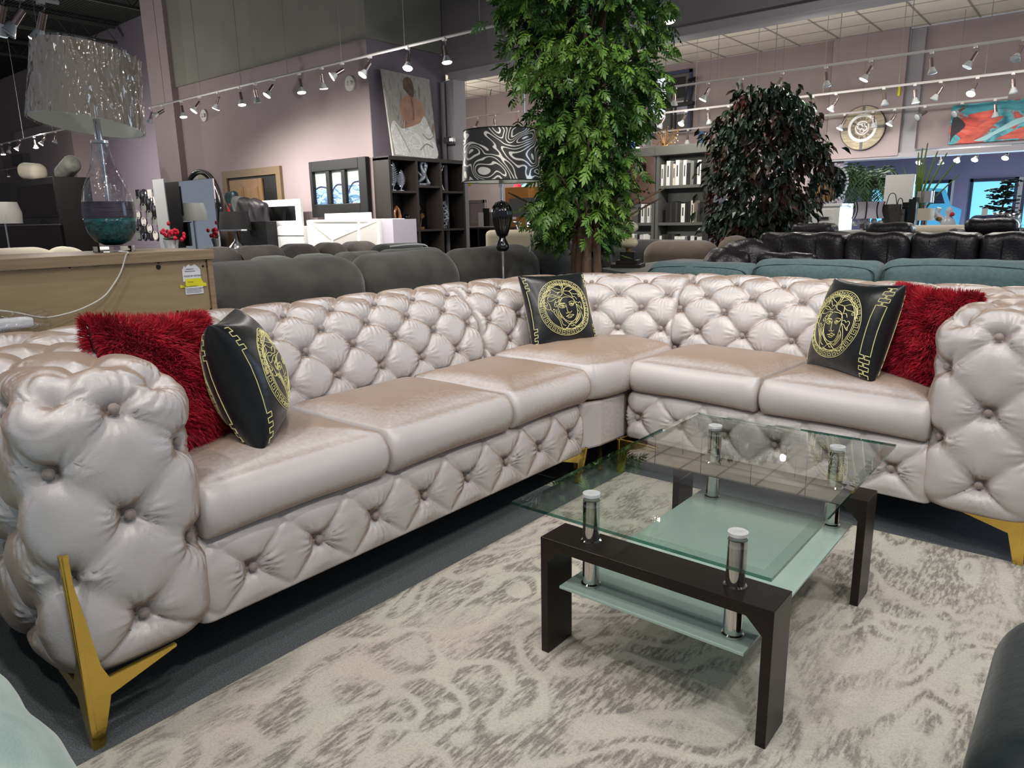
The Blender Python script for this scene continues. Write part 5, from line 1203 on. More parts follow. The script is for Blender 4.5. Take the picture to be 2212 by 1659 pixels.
# white dresser, framed mirror and black cushions
t = thing('dresser', 'white low dresser carrying the white-framed mirror and black cushions', 'dresser', (*at(590, 530, Y=6.35)[:2], 0))
bx(528, 489, 658, 545, 6.35, .45, 'body', 'white_gloss', t, z0=0); x0, x1, z0, z1 = ext(528, 489, 658, 510, 6.35)
obj('drawer', B().box(x0+.02, x1-.02, 6.335, 6.35, z0+.01, z1-.02), 'white_gloss', t, world=True, bevel=.004); obj('drawer', B().box(x0+.02, x1-.02, 6.335, 6.35, z0-.3, z0-.01), 'white_gloss', t, world=True, bevel=.004)
x0, x1, z0, z1 = ext(546, 432, 655, 490, 6.7); t = thing('framed_mirror', 'white-framed rectangular mirror standing on the white dresser', 'mirror', ((x0+x1)/2, 6.7, z0))
g = B().box(x0, x1, 6.66, 6.70, z1-.10, z1).box(x0, x1, 6.66, 6.70, z0, z0+.09).box(x0, x0+.12, 6.66, 6.70, z0+.09, z1-.10).box(x1-.14, x1, 6.66, 6.70, z0+.09, z1-.10)
obj('frame', g, 'white_gloss', t, world=True); obj('mirror_glass', B().box(x0+.1, x1-.12, 6.672, 6.68, z0+.08, z1-.09), 'mirror', t, world=True)
for i, (px, py, w, h, c_, lab) in enumerate(((513, 456, .13, .32, 'dark_teal', 'dark pointed cushion with a red stripe, leftmost on the white dresser'), (530, 462, .12, .28, 'charcoal_dark', 'charcoal cushion, second from the left on the white dresser'), (551, 463, .26, .25, 'black', 'large black cushion leaning on the white-framed mirror'), (577, 464, .20, .22, 'leather', 'black leather cushion, rightmost in front of the white-framed mirror'))):
    p = at(px, py, Y=6.5); g = rblock((-w, -.09, -h), (w, .09, h), .085, 20, lambda P: .012*np.sin(P[..., 0]*20+P[..., 2]*14)).xf(Euler((0, R(-8+6*i), 0)).to_matrix(), (p[0], 6.45-.03*i, p[2]))
    o = obj('cushion', g, c_, None, label=lab, cat='cushion', group='dark cushions on the white dresser'); weld(o)
    if i == 0: obj('red_stripe', B().box(p[0]-.05, p[0]+.03, 6.35, 6.37, p[2]-.22, p[2]+.12, rot=Euler((0, R(10), 0)).to_matrix()), 'red_fur', o, world=True)
# LED sideboard with faceted front, and black window-frame picture above
x0, x1, z0, z1 = ext(664, 474, 820, 535, 6.3); t = thing('lit_sideboard', 'white faceted sideboard with glowing light strips under the black-framed picture', 'sideboard', ((x0+x1)/2, 6.3, 0))
obj('body', B().box(x0, x1, 6.3, 6.75, 0, z1), 'white', t, world=True, bevel=.004)
obj('end_panel', B().box(x1, x1+.35, 6.34, 6.75, 0, z1-.01), 'bulb_dim', t, world=True) if False else obj('end_panel', B().box(x1, x1+.22, 6.34, 6.75, 0, z1-.01), 'lavender_shade', t, world=True)
H = lambda px, py: at(px, py, Y=6.29)
for nm, P in (('light_strip', [(668, 478), (718, 517), (812, 476)]), ('light_strip', [(668, 477), (812, 476)]), ('light_strip', [(718, 517), (719, 545)]), ('light_strip', [(774, 476), (775, 545)]), ('light_strip', [(666, 476), (670, 545)]), ('light_strip', [(816, 476), (818, 545)])):
    obj(nm, B().tube([H(*q) for q in P], .012, 4), 'led', t, world=True)
g = B().prism([(H(718, 517)[0], H(718, 517)[2]), (H(772, 497)[0], H(772, 497)[2]), (H(772, 545)[0], H(772, 545)[2]), (H(719, 545)[0], H(719, 545)[2])], 6.292, 6.298); obj('facet', g, 'offwhite', t, world=True)
g = B().prism([(H(778, 493)[0], H(778, 493)[2]), (H(814, 479)[0], H(814, 479)[2]), (H(816, 545)[0], H(816, 545)[2]), (H(778, 545)[0], H(778, 545)[2])], 6.292, 6.298); obj('facet', g, 'offwhite', t, world=True)
bx(701, 460, 800, 475, 6.7, .03, 'curved_headboard', 'white_gloss', None, 'white curved panel standing on the lit white sideboard', 'panel')
P4 = [at(674, 351, Y=YB-.03), at(797, 339, Y=YB-.03), at(806, 457, Y=YB-.03), at(685, 470, Y=YB-.03)]
x0, x1, z0, z1 = P4[0][0], P4[1][0], P4[3][2], P4[0][2]; zm = (z0+z1)/2
t = thing('framed_picture', 'triptych of a blue wave in a thick black window-pane frame above the lit sideboard', 'picture', ((x0+x1)/2, YB-.03, z0))
ix0, ix1, iz0, iz1 = at(687, 400, Y=YB)[0], at(787, 400, Y=YB)[0], at(740, 440, Y=YB)[2], at(740, 368, Y=YB)[2]
w3 = (ix1-ix0)/3
g = B().box(x0, ix0, 6.80, 6.88, z0, z1).box(ix1, x1, 6.80, 6.88, z0, z1).box(ix0, ix1, 6.80, 6.88, iz1, z1).box(ix0, ix1, 6.80, 6.88, z0, iz0)
for k in (1, 2): g.box(ix0+w3*k-.045, ix0+w3*k+.045, 6.81, 6.87, iz0, iz1)
obj('frame', g, 'black', t, world=True, bevel=.01)
for k in range(3):
    a, b_ = ix0+w3*k+.045*(k > 0), ix0+w3*(k+1)-.045*(k < 2); zm = iz0+(iz1-iz0)*(.48+.03*k)
    pn = obj('panel', B().box(a, b_, 6.86, 6.875, zm, iz1), 'wave_sky', t, world=True); obj('wave', B().box(a, b_, 6.858, 6.875, iz0, zm), 'wave_sea', pn, world=True)
    obj('wave_crest', B().tube(smoothcurve([(a, 6.857, zm-.05*k), (a+(b_-a)*.4, 6.857, zm+.03), (b_, 6.857, zm+.02*k)], 4), .012, 4), 'win_frame', pn, world=True)

# ================================================================== BLACK BOOKCASE AND PAINTING
XB = -7.75; yv = [at(p, 430, X=XB)[1] for p in (848, 903.5, 954.5, 1001.5)]; zr = {0: at(875, 412, X=XB)[2], 1: at(930, 401, X=XB)[2], 2: at(980, 413, X=XB)[2]}; z2 = at(925, 495, X=XB)[2]; zt = at(925, 345, X=XB)[2]
t = thing('bookcase', 'black open cube bookcase holding silver ornaments, the woman painting on top', 'bookcase', (-7.9, (yv[0]+yv[-1])/2, 0))
obj('back_panel', B().box(-8.09, -8.07, yv[0], yv[-1], 0, zt), 'black', t, world=True)
obj('side_panel', B().box(-8.08, XB, yv[0]-.035, yv[0], 0, zt), 'espresso', t, world=True); obj('side_panel', B().box(-8.08, XB, yv[3], yv[3]+.035, 0, zt), 'espresso', t, world=True)
for k in (1, 2): obj('divider', B().box(-8.07, XB, yv[k]-.018, yv[k]+.018, 0, zt-.03), 'espresso_light', t, world=True)
obj('top', B().box(-8.08, XB+.005, yv[0]-.035, yv[3]+.035, zt-.03, zt+.02), 'espresso', t, world=True)
for k in range(3):
    for z in (zr[k], z2, z2-.5): obj('shelf', B().box(-8.07, XB-.003, yv[k]+.018*(k > 0), yv[k+1]-.018*(k < 2), z-.03, z), 'espresso_light', t, world=True)
def feather(y, z, h, w, lab):
    g = B().tube([(XB-.1, y, z+.01), (XB-.1, y+.01, z+h)], [.008, .003], 5).cyl((XB-.1, y, z), (XB-.1, y, z+.012), .045, n=12); n = 11
    for k in range(n):
        f = (k+1)/(n+1); ww = w*math.sin(PI*f**.8); zz_ = z+h*(.12+.85*f)
        for s in (-1, 1): g.tube([(XB-.1, y+.01*f, zz_-.02), (XB-.09, y+.01*f+s*ww*.6, zz_+.01), (XB-.1, y+.01*f+s*ww, zz_+.05*h)], [.010, .009, .003], 4)
    obj('leaf_ornament', g, 'silver_fig', None, label=lab, cat='ornament', group='silver leaf ornaments')
feather(at(860, 400, X=XB)[1], zr[0], .40, .09, 'tall silver leaf ornament, left one in the top left cell of the black bookcase'); feather(at(877, 400, X=XB)[1], zr[0], .29, .085, 'shorter silver leaf ornament, right one in the top left cell of the black bookcase')
y = at(908, 395, X=XB)[1]; z = zr[1]; g = B().lathe([(.05, 0), (.02, .02), (.018, .12), (.035, .16), (.03, .24), (.012, .30), (.03, .33), (.034, .38), (0, .42)], (XB-.12, y, z), 14); obj('figurine', g, 'silver', None, smooth=True, label='slim silver figurine at the left of the top middle cell of the black bookcase', cat='ornament')
y = at(926, 395, X=XB)[1]; g = B().tube(smoothcurve([(XB-.1, y-.11, z+.05), (XB-.08, y-.02, z+.12), (XB-.1, y+.04, z+.22), (XB-.1, y+.045, z+.30), (XB-.1, y, z+.34), (XB-.1, y-.045, z+.30), (XB-.09, y-.02, z+.2), (XB-.1, y+.05, z+.12), (XB-.1, y+.10, z+.03)], 5), [.02+.014*math.sin(i*.35)**2 for i in range(41)], 8); g.tube([(XB-.1, y-.1, z+.02), (XB-.1, y+.11, z+.02)], .022, 8); g.tube([(XB-.1, y-.12, z+.20), (XB-.1, y+.0, z+.1)], [.01, .03], 8)
obj('abstract_sculpture', g, 'silver_fig', None, smooth=True, label='looped pale silver sculpture in the top middle cell of the black bookcase', cat='ornament')
y = at(966, 405, X=XB)[1]; z = zr[2]; g = B()
for k, s in enumerate((0, .035)): g.tube(smoothcurve([(XB-.1, y+s, z), (XB-.12, y-.045+s, z+.14), (XB-.12, y-.03+s, z+.28), (XB-.1, y+.02+s, z+.38)], 5), [.012]*8+[.016]*4+[.006]*4, 6)
for k in range(4): g.tube([(XB-.1, y-.035, z+.1+k*.06), (XB-.1, y+.02, z+.11+k*.06)], .006, 4)
obj('curved_ornament', g, 'silver', None, smooth=True, label='curved silver pod ornament in the top right cell of the black bookcase', cat='ornament')
z = z2; y = at(869, 490, X=XB)[1]; g = B().tube(smoothcurve([(XB-.1, y, z+.05), (XB-.1, y-.05, z+.16), (XB-.1, y-.04, z+.26), (XB-.1, y, z+.34)], 4), [.012, .02, .03, .03, .035, .035, .03, .03, .03, .025, .02, .012, .004], 8).tube(smoothcurve([(XB-.1, y, z+.05), (XB-.1, y+.05, z+.16), (XB-.1, y+.04, z+.26), (XB-.1, y, z+.34)], 4), [.012, .02, .03, .03, .035, .035, .03, .03, .03, .025, .02, .012, .004], 8).cyl((XB-.1, y, z), (XB-.1, y, z+.06), .05, n=12)
obj('praying_hands_ornament', g, 'copper', None, smooth=True, label='copper flame-shaped ornament in the middle left cell of the black bookcase', cat='ornament')
y = at(885, 490, X=XB)[1]; g = B().sphere((XB-.14, y, z+.13), .08, 16, 10, (1, .9, .8)).sphere((XB-.10, y+.05, z+.17), .05, 12, 8)
for s in (-.04, .04): g.cyl((XB-.14, y+s, z), (XB-.14, y+s, z+.1), .022, n=8)
g.tube(smoothcurve([(XB-.08, y+.08, z+.16), (XB-.07, y+.10, z+.10), (XB-.07, y+.09, z+.02)], 4), .014, 6); obj('elephant_figurine', g, 'black_gloss', None, smooth=True, label='small black elephant figurine in the middle left cell of the black bookcase', cat='ornament')
for k, c_ in enumerate(('blue_ornament', 'label_yellow', 'white', 'blue_art')):
    y = at(851+2.6*k, 455, X=XB)[1]; obj('book', B().box(XB-.25, XB-.2, y, y+.028, z2, z2+.36-.02*(k % 2)), c_, None, label=f"{['dark blue', 'yellow', 'white', 'mid blue'][k]} book standing in the middle left cell of the black bookcase", cat='book', group='books in the black bookcase')
y = at(917, 490, X=XB)[1]; g = B().box(XB-.14, XB-.06, y-.03, y+.06, z2, z2+.035).tube([(XB-.1, y, z2+.03), (XB-.1, y-.02, z2+.24)], .006, 5).tube([(XB-.1, y+.02, z2+.03), (XB-.1, y+.05, z2+.2)], .006, 5)
for (dy, dz, s) in ((-.03, .30, 1), (.045, .20, .8)):
    for k in range(7):
        a = -1.1+.36*k; g.tube([(XB-.1, y+dy, z2+dz-.05), (XB-.09, y+dy+.06*s*math.sin(a), z2+dz-.05+.10*s*math.cos(a))], [.006, .016], 5)
obj('ginkgo_ornament', g, 'antique_gold', None, smooth=False, label='antique gold ginkgo leaf ornament in the centre cell of the black bookcase', cat='ornament')
y = at(969, 470, X=XB)[1]; g = B(); hz = .40
for j in range(9):
    zc_ = z2+.03+j*.043; rr = .032+.072*math.sin(PI*min(1, (j+1.3)/10.5)); n = 9
    for i in range(n):
        a = 2*PI*(i+.5*(j % 2))/n; hexa = []
        for q in range(7):
            b_ = q*PI/3+PI/6; da = .40*math.cos(b_)*.095/rr*.9*1.0*.8; hexa.append((XB-.14+rr*math.cos(a+da), y+rr*math.sin(a+da), zc_+.026*math.sin(b_)))
        g.tube(hexa, .0065, 4)
obj('honeycomb_vase', g, 'silver_fig', None, label='pale blue honeycomb vase in the middle right cell of the black bookcase', cat='vase')
# painting of a seated woman seen from behind
A_, B_2, C_, D_ = at(848, 332, X=-7.84), at(944, 340, X=-7.84), at(925, 167, X=-8.0), at(822, 144, X=-8.0)
zb_ = zt+.022; sh_ = zb_-min(A_[2], B_2[2])
for q in (A_, B_2, C_, D_): q[2] += sh_
A_[2] = B_2[2] = zb_
def cv(s_, t_, e=0.): 
    P = A_*(1-s_)*(1-t_)+B_2*s_*(1-t_)+C_*s_*t_+D_*(1-s_)*t_; return P+np.array([.02+e, 0, 0])
def cpoly(pts, e, th=.004):
    V = [cv(*p, e) for p in pts]+[cv(*p, e-th) for p in pts]; n = len(pts)
    return B().add(V, [tuple(range(n)), tuple(range(2*n-1, n-1, -1))]+[(i, i+n, (i+1) % n+n, (i+1) % n) for i in range(n)])
t = thing('canvas_painting', 'tall canvas of a woman seen from behind in a white dress, on the black bookcase', 'painting', tuple(A_))
obj('canvas', cpoly([(0, 0), (1, 0), (1, 1), (0, 1)], 0, .03), 'canvas_bg', t, world=True)
sm = lambda P: [tuple(p) for p in smoothcurve(P+[P[0]], 5)[:-1]]
mat('skin_paint', (158, 118, 98), .6, c2=(178, 140, 120), ns=8); mat('hair_paint', (84, 66, 58), .6, c2=(110, 88, 76), ns=14); mat('skirt_stroke', (150, 142, 134), .6)
obj('painted_skin', cpoly(sm([(.30, .42), (.26, .58), (.34, .70), (.46, .74), (.50, .80), (.58, .78), (.60, .73), (.74, .70), (.82, .60), (.80, .48), (.70, .40), (.52, .36), (.40, .36), (.34, .30)]), .002), 'skin_paint', t, world=True)
obj('painted_hair', cpoly(sm([(.40, .82), (.42, .92), (.52, .97), (.60, .92), (.62, .82), (.60, .75), (.54, .73), (.46, .78)]), .004), 'hair_paint', t, world=True)
obj('painted_dress', cpoly(sm([(.05, .02), (.02, .30), (.10, .42), (.24, .34), (.40, .36), (.56, .40), (.68, .44), (.78, .52), (.86, .42), (.96, .24), (.98, .02), (.5, .01)]), .006), 'canvas_skirt', t, world=True)
for k, P in enumerate(([(.12, .38), (.24, .22), (.36, .06)], [(.70, .30), (.82, .24), (.94, .28)], [(.30, .34), (.34, .44), (.42, .42)], [(.60, .10), (.76, .18), (.90, .14)], [(.54, .72), (.55, .58), (.53, .46)])):
    obj('brush_stroke', B().tube([cv(*p, .008) for p in smoothcurve(P, 5)], .008, 4), 'skirt_stroke' if k < 4 else 'hair_paint', t, world=True)
for px, py, lab in ((443, 250, 'round white emergency light low on the left back wall'), (758, 181, 'round white emergency light near the corner of the left back wall')):
    p = at(px, py, Y=YB); obj('emergency_light', B().cyl((p[0], YB-.03, p[2]), (p[0], YB-.001, p[2]), .10, n=20).cyl((p[0]-.03, YB-.06, p[2]), (p[0]-.03, YB-.03, p[2]), .03, n=12).cyl((p[0]+.04, YB-.06, p[2]), (p[0]+.04, YB-.03, p[2]), .03, n=12), 'offwhite', None, auto=40, label=lab, cat='wall light', group='emergency lights')
p = at(965, 200, Y=YH-.1); q = at(975, 345, Y=YH-.1); g = B().cyl((p[0]-.05, YH-.14, 0), (p[0]-.05, YH-.14, 3.1), .035, n=10); struct('trim_8', g, 'bulkhead')
p = at(970, 303, Y=YH-.2); obj('camera_housing', rblock((p[0]-.08, YH-.25, p[2]-.05), (p[0]+.08, YH-.12, p[2]+.05), .03, 8), 'silver', None, label='small silver sensor box on the pipe beside the opening', cat='sensor')

# ================================================================== FAR LEFT
YL = 5.0
t = thing('tall_cabinet', 'glossy dark brown two-tier cabinet at the far left', 'cabinet', (*at(60, 540, Y=YL)[:2], 0))
x0, x1, z0, z1 = ext(-30, 390, 122, 483, YL); obj('body', B().box(x0, x1, YL, YL+.6, 0, z1), 'espresso', t, world=True, bevel=.01)
xa, xb, za, zc_ = ext(40, 400, 120, 470, YL-.02); obj('door', B().box(xa, xb, YL-.02, YL, za, zc_), 'black_gloss', t, world=True, bevel=.004)
xa, xb, za, zc_ = ext(-10, 485, 135, 540, YL-.04); obj('drawer', B().box(xa, xb, YL-.06, YL, za, zc_-.02), 'black_gloss', t, world=True, bevel=.004); obj('trim', B().box(xa, xb+.05, YL-.065, YL-.06, zc_-.02, zc_), 'silver', t, world=True)
for px, py, w, h, c_, lab, ry in ((80, 371, .42, .15, 'cream_fabric', 'cream ruched cushion lying on the tall dark cabinet', 5), (125, 371, .36, .15, 'grey_green', 'grey cushion propped on the tall dark cabinet', -18)):
    p = at(px, py+6, Y=YL+.2); o = obj('cushion', rblock((-w, -.14, -h), (w, .14, h), .13, 20).xf(Euler((0, R(ry), 0)).to_matrix(), (p[0], YL+.25-(.12 if ry > 0 else -.12), z1+h*1.02)), c_, None, label=lab, cat='cushion'); weld(o)
p0, p1 = at(122, 392, Y=5.9), at(185, 535, Y=5.9); obj('white_panel', B().box(p0[0], p1[0], 5.9, 5.96, 0, p0[2]), 'offwhite', None, bevel=.004, label='off-white back panel standing right of the dark cabinet', cat='panel')
p = at(12, 483, Y=4.4); z_ = at(12, 436, Y=4.4)[2]; t = thing('table_lamp', 'white pleated drum lamp at the left edge of the photo', 'lamp', (p[0], 4.4, 0))
obj('lamp_shade', fluted([(.26, p[2]), (.27, (p[2]+z_)/2), (.22, z_)], nf=40, amp=.03, n=120).xf(None, (p[0], 4.4, 0)), 'offwhite', t, world=True, smooth=True); obj('pole', B().cyl((p[0], 4.4, 0), (p[0], 4.4, p[2]), .02).cyl((p[0], 4.4, 0), (p[0], 4.4, .03), .16, n=24), 'silver', t, world=True)
bx(25, 333, 50, 356, 8.4, .3, 'wall_speaker', 'grey_shelf', None, 'grey loudspeaker box hung high at the far left', 'speaker')

# ================================================================== THROUGH THE OPENING
t = thing('display_shelf', 'dark open shelf unit stacked with papers seen through the opening', 'shelf', (*at(1050, 545, Y=9.2)[:2], 0))
x0, x1, z0, z1 = ext(1003, 491, 1112, 548, 9.2); zs = (z0+z1)/2
obj('top', B().box(x0, x1, 9.2, 9.6, z1-.03, z1), 'espresso', t, world=True)
for xx in (x0, (x0+x1)/2-.25, x1-.04): obj('upright', B().box(xx, xx+.04, 9.2, 9.6, 0, z1-.03), 'espresso', t, world=True)
obj('shelf', B().box(x0, x1, 9.2, 9.6, z1-.47, z1-.44), 'espresso', t, world=True); obj('back_panel', B().box(x0, x1, 9.58, 9.6, 0, z1), 'black', t, world=True)
for k in range(5):
    a = x0+.85+.22*(k % 3); z_ = z1-.44+.035*k; obj('magazine', B().box(a, a+.30, 9.22, 9.45, z_, z_+.03, rz=.1*(k % 2)), ['paper', 'offwhite', 'burlap', 'paper', 'grey_shelf_back'][k], None, label=f"{['white', 'off-white', 'tan', 'pale', 'grey'][k]} magazine, {ordn(k)} from the bottom of the pile on the dark shelf", cat='magazine', group='papers on the dark shelf')
x0, x1, z0, z1 = ext(1019, 432, 1060, 489, 9.5); t = thing('framed_mirror', 'ornate silver-framed mirror standing on the dark shelf through the opening', 'mirror', ((x0+x1)/2, 9.4, z0))
obj('frame', B().box(x0, x0+.06, 9.36, 9.4, z0, z1).box(x1-.06, x1, 9.36, 9.4, z0, z1).box(x0, x1, 9.36, 9.4, z1-.06, z1).box(x0, x1, 9.36, 9.4, z0, z0+.06), 'silver_foil', t, world=True, bevel=.008); obj('mirror_glass', B().box(x0+.05, x1-.05, 9.385, 9.39, z0+.05, z1-.05), 'mirror', t, world=True)
for (l, tt, r_, b_, c_, lab) in ((1033, 459, 1043, 489, 'white', 'white upright box on the dark shelf through the opening'), (1043, 450, 1056, 489, 'black', 'black photo frame on the dark shelf through the opening'), (1050, 458, 1070, 489, 'grey_shelf', 'grey printed plaque on the dark shelf through the opening')):
    bx(l, tt, r_, b_, 9.25+.02*(l-1033)/10, .02, 'standing_photo', c_, None, lab, 'frame', 'frames on the dark shelf')
bx(1092, 404, 1142, 545, 10.5, .5, 'wood_cabinet', 'orange_wood', None, 'honey-coloured wooden cabinet seen through the opening', 'cabinet', z0=0)
bx(1107, 455, 1114, 474, 10.48, .01, 'price_tag', 'paper', None, 'white paper tag on the honey wooden cabinet', 'tag')
p = at(1004, 380, Y=10.); obj('yellow_lampshade', B().sphere(tuple(p), .20, 20, 12).cyl(p, (p[0], p[1], ZT), .004, n=5), 'yellow_ball', None, smooth=True, label='bright yellow ball behind the squiggle lamp shade', cat='ball')
bx(985, 305, 1015, 392, 12.448, .05, 'painting', 'blue_art', None, 'dark blue painting behind the squiggle lamp shade', 'painting')
for px, c_, lab in ((1118, 'red_flower', 'pink paper lantern just under the squiggle lamp shade'), (1136, 'daylight', 'pale blue paper lantern under the squiggle lamp shade')):
    p = at(px, 409, Y=11.); obj('paper_lantern', B().sphere(tuple(p), .10, 14, 8).cyl(p, (p[0], p[1], ZT), .003, n=5), c_, None, smooth=True, label=lab, cat='lantern', group='paper lanterns')
p = at(1142, 468, Y=7.9); zt_ = at(1142, 428, Y=7.9)[2]; t = thing('crystal_lamp', 'black square-shaded lamp with crystal arms right of the squiggle lamp', 'lamp', (p[0], 7.9, 0))
g = B().prism([(-.25, p[2]), (.25, p[2]), (.22, zt_), (-.22, zt_)], -.14, .14).xf(None, (p[0], 7.9, 0)); obj('lamp_shade', g, 'shade_black', t, world=True)
g = B().cyl((p[0], 7.9, .75), (p[0], 7.9, p[2]+.02), .03, n=12).tube(smoothcurve([(p[0], 7.9, p[2]-.2), (p[0]-.14, 7.88, p[2]-.24), (p[0]-.2, 7.88, p[2]-.1)], 5), .012, 6).tube(smoothcurve([(p[0], 7.9, p[2]-.2), (p[0]+.14, 7.88, p[2]-.24), (p[0]+.2, 7.88, p[2]-.1)], 5), .012, 6).lathe([(.02, 0), (.06, .04)], (p[0]-.2, 7.88, p[2]-.1), 12)
obj('stand', g, 'silver', t, world=True, smooth=True); obj('crystal_ball', B().sphere((p[0]+.10, 7.86, p[2]-.09), .07, 14, 8), 'crystal_white', t, world=True)
obj('side_table', B().box(p[0]-.3, p[0]+.3, 7.7, 8.15, .70, .75).box(p[0]-.28, p[0]-.23, 7.72, 7.77, 0, .70).box(p[0]+.23, p[0]+.28, 7.72, 7.77, 0, .70).box(p[0]-.28, p[0]-.23, 8.08, 8.13, 0, .70).box(p[0]+.23, p[0]+.28, 8.08, 8.13, 0, .70), 'black', None, label='black side table under the black square-shaded lamp', cat='table')
bx(1136, 493, 1158, 502, 7.8, .1, 'red_box', 'red_flower', None, 'flat red box on the table of the black square-shaded lamp', 'box', bevel=.004)

# ================================================================== GREY BOOKCASES AND BOOKS
YS = 10.6
def shelfcase(l, r_, nm, lab, rows, ztop):
    a, b_ = at(l, 430, Y=YS)[0], at(r_, 430, Y=YS)[0]; t = thing('bookcase', lab, 'bookcase', ((a+b_)/2, YS+.2, 0))
    obj('side_panel', B().box(a, a+.05, YS, YS+.35, 0, ztop), 'grey_shelf', t, world=True); obj('side_panel', B().box(b_-.05, b_, YS, YS+.35, 0, ztop), 'grey_shelf', t, world=True)
    obj('back_panel', B().box(a, b_, YS+.33, YS+.35, 0, ztop), 'grey_shelf_back', t, world=True)
    for z in rows: obj('shelf', B().box(a+.05, b_-.05, YS+.01, YS+.33, z-.045, z), 'grey_shelf', t, world=True)
    obj('cornice', B().box(a-.02, b_+.02, YS-.04, YS+.35, ztop, ztop+.14), 'grey_shelf', t, world=True, bevel=.01); return a+.05, b_-.05
rows = [1.565, 1.0, .56]; 
case = {'right-hand': shelfcase(1416, 1530, 'b', 'grey bookcase with three rows of books right of the burlap lamp', rows, 2.02), 'left-hand': shelfcase(1174, 1414, 'a', 'wide grey bookcase of white books partly hidden by the tall tree', rows, 2.02)}
obj('dark_post', B().box(at(1531, 450, Y=YS)[0], at(1547, 450, Y=YS)[0], YS-.2, YS+.35, 0, 2.0), 'espresso', None, label='dark wooden upright beside the right-hand grey bookcase', cat='post')
CB = {'white': 'white', 'cream': 'cream_fabric', 'pale grey': 'offwhite', 'mid grey': 'grey_shelf_back', 'black': 'black', 'dark grey': 'espresso', 'brown': 'espresso_light'}
rb = random.Random(4)
def bookrow(unit, row, px0, px1, pal, hh, gaps=0.0, skip=(), span=None):
    a = at(px0, 430, Y=YS)[0]; e = at(px1, 430, Y=YS)[0]; z = rows[row]; i = 0; x = a; nm = ['top', 'middle', 'lower'][row]
    while x < e-.03 and i < 18:
        w = rb.uniform(.040, .068); c_ = pal[i % len(pal)]; h = hh*rb.uniform(.88, 1.08); ln = R(rb.uniform(-1, 1))
        if i in skip: x += w*1.5; i += 1; ln = R(-14)
        o = obj('book', B().box(x, x+w-.004, YS+.04, YS+.24, z, z+h), CB[c_], None, label=f'{c_} book, {ordn(i)} from left, {nm} shelf of {unit} grey bookcase{span or ""}', cat='book', group=f'books on the {nm} shelf, {unit} bookcase')
        if c_ in ('white', 'cream', 'pale grey') and row < 2: obj('spine_print', B().box(x+w*.3, x+w*.6, YS+.037, YS+.04, z+h*.35, z+h*.8), 'label_ink', o, world=True)
        x += w+gaps; i += 1
bookrow('right-hand', 0, 1424, 1521, ['white', 'mid grey', 'white', 'mid grey', 'cream', 'white', 'mid grey', 'white', 'dark grey', 'mid grey', 'black', 'white', 'dark grey', 'mid grey'], .36)
bookrow('right-hand', 1, 1436, 1516, ['black', 'dark grey', 'black', 'brown', 'black', 'white', 'black', 'black', 'cream', 'dark grey', 'mid grey'], .31, skip=(9,))
bookrow('right-hand', 2, 1424, 1524, ['white', 'brown', 'dark grey', 'black', 'brown', 'white', 'white', 'white', 'mid grey', 'dark grey', 'white', 'black', 'white'], .24)
bookrow('left-hand', 0, 1186, 1240, ['white', 'white', 'mid grey', 'white', 'cream', 'pale grey', 'white'], .36, span=', before the trunk')
bookrow('left-hand', 1, 1376, 1408, ['black', 'white', 'mid grey', 'white', 'pale grey'], .28, span=', beyond the trunk')
bookrow('left-hand', 2, 1180, 1236, ['mid grey', 'white', 'white', 'dark grey', 'white', 'pale grey', 'white', 'cream'], .27, span=', before the trunk'); bookrow('left-hand', 2, 1364, 1408, ['white', 'mid grey', 'black', 'pale grey', 'white', 'white'], .25, span=', beyond the trunk')
for px, c_, lab, h in ((1352, 'lavender_shade', 'tall lavender panel behind the tree trunk', 1), (1325, 'blue_art', 'blue panel left of the burlap lamp', 1)): bx(px-16, 470, px+10, 545, 9.3, .02, 'hanging_panel', c_, None, lab, 'panel', z0=0)
p = at(1436, 316, Y=YS+.1); g = B()
for k in range(46):
    a = rng.uniform(0, 2*PI); e = rng.uniform(.05, .26); z = rng.uniform(.02, .28); q = (p[0]+e*math.cos(a), p[1]+e*.4*math.sin(a), 2.17+z); g.tube([(p[0], p[1], 2.17), q], .003, 3); g.sphere(q, .014, 6, 4)
g.cyl((p[0], p[1], 2.161), (p[0], p[1], 2.18), .06); obj('bronze_branches', g, 'antique_gold', None, label='glittering bronze branch centrepiece on top of the grey bookcase', cat='ornament')
p = at(1358, 322, Y=YS+.1); obj('blue_ornament', B().sphere((p[0], p[1], 2.161+.10), .10, 12, 8), 'blue_ornament', None, smooth=True, label='shiny cobalt blue ornament on the grey bookcase beside the tree', cat='ornament')
bx(1508, 284, 1520, 312, 12.458, .04, 'picture', 'blue_art', None, 'small bright blue picture just left of the ficus', 'picture')
bx(1546, 405, 1582, 475, 11.5, .05, 'screen', 'lavender_shade', None, 'pink and white picture panel behind the ficus, left side', 'picture', z0=0)
bx(1546, 476, 1600, 540, 11.0, .05, 'dark_screen', 'black', None, 'dark carved panel low behind the ficus', 'panel', z0=0)
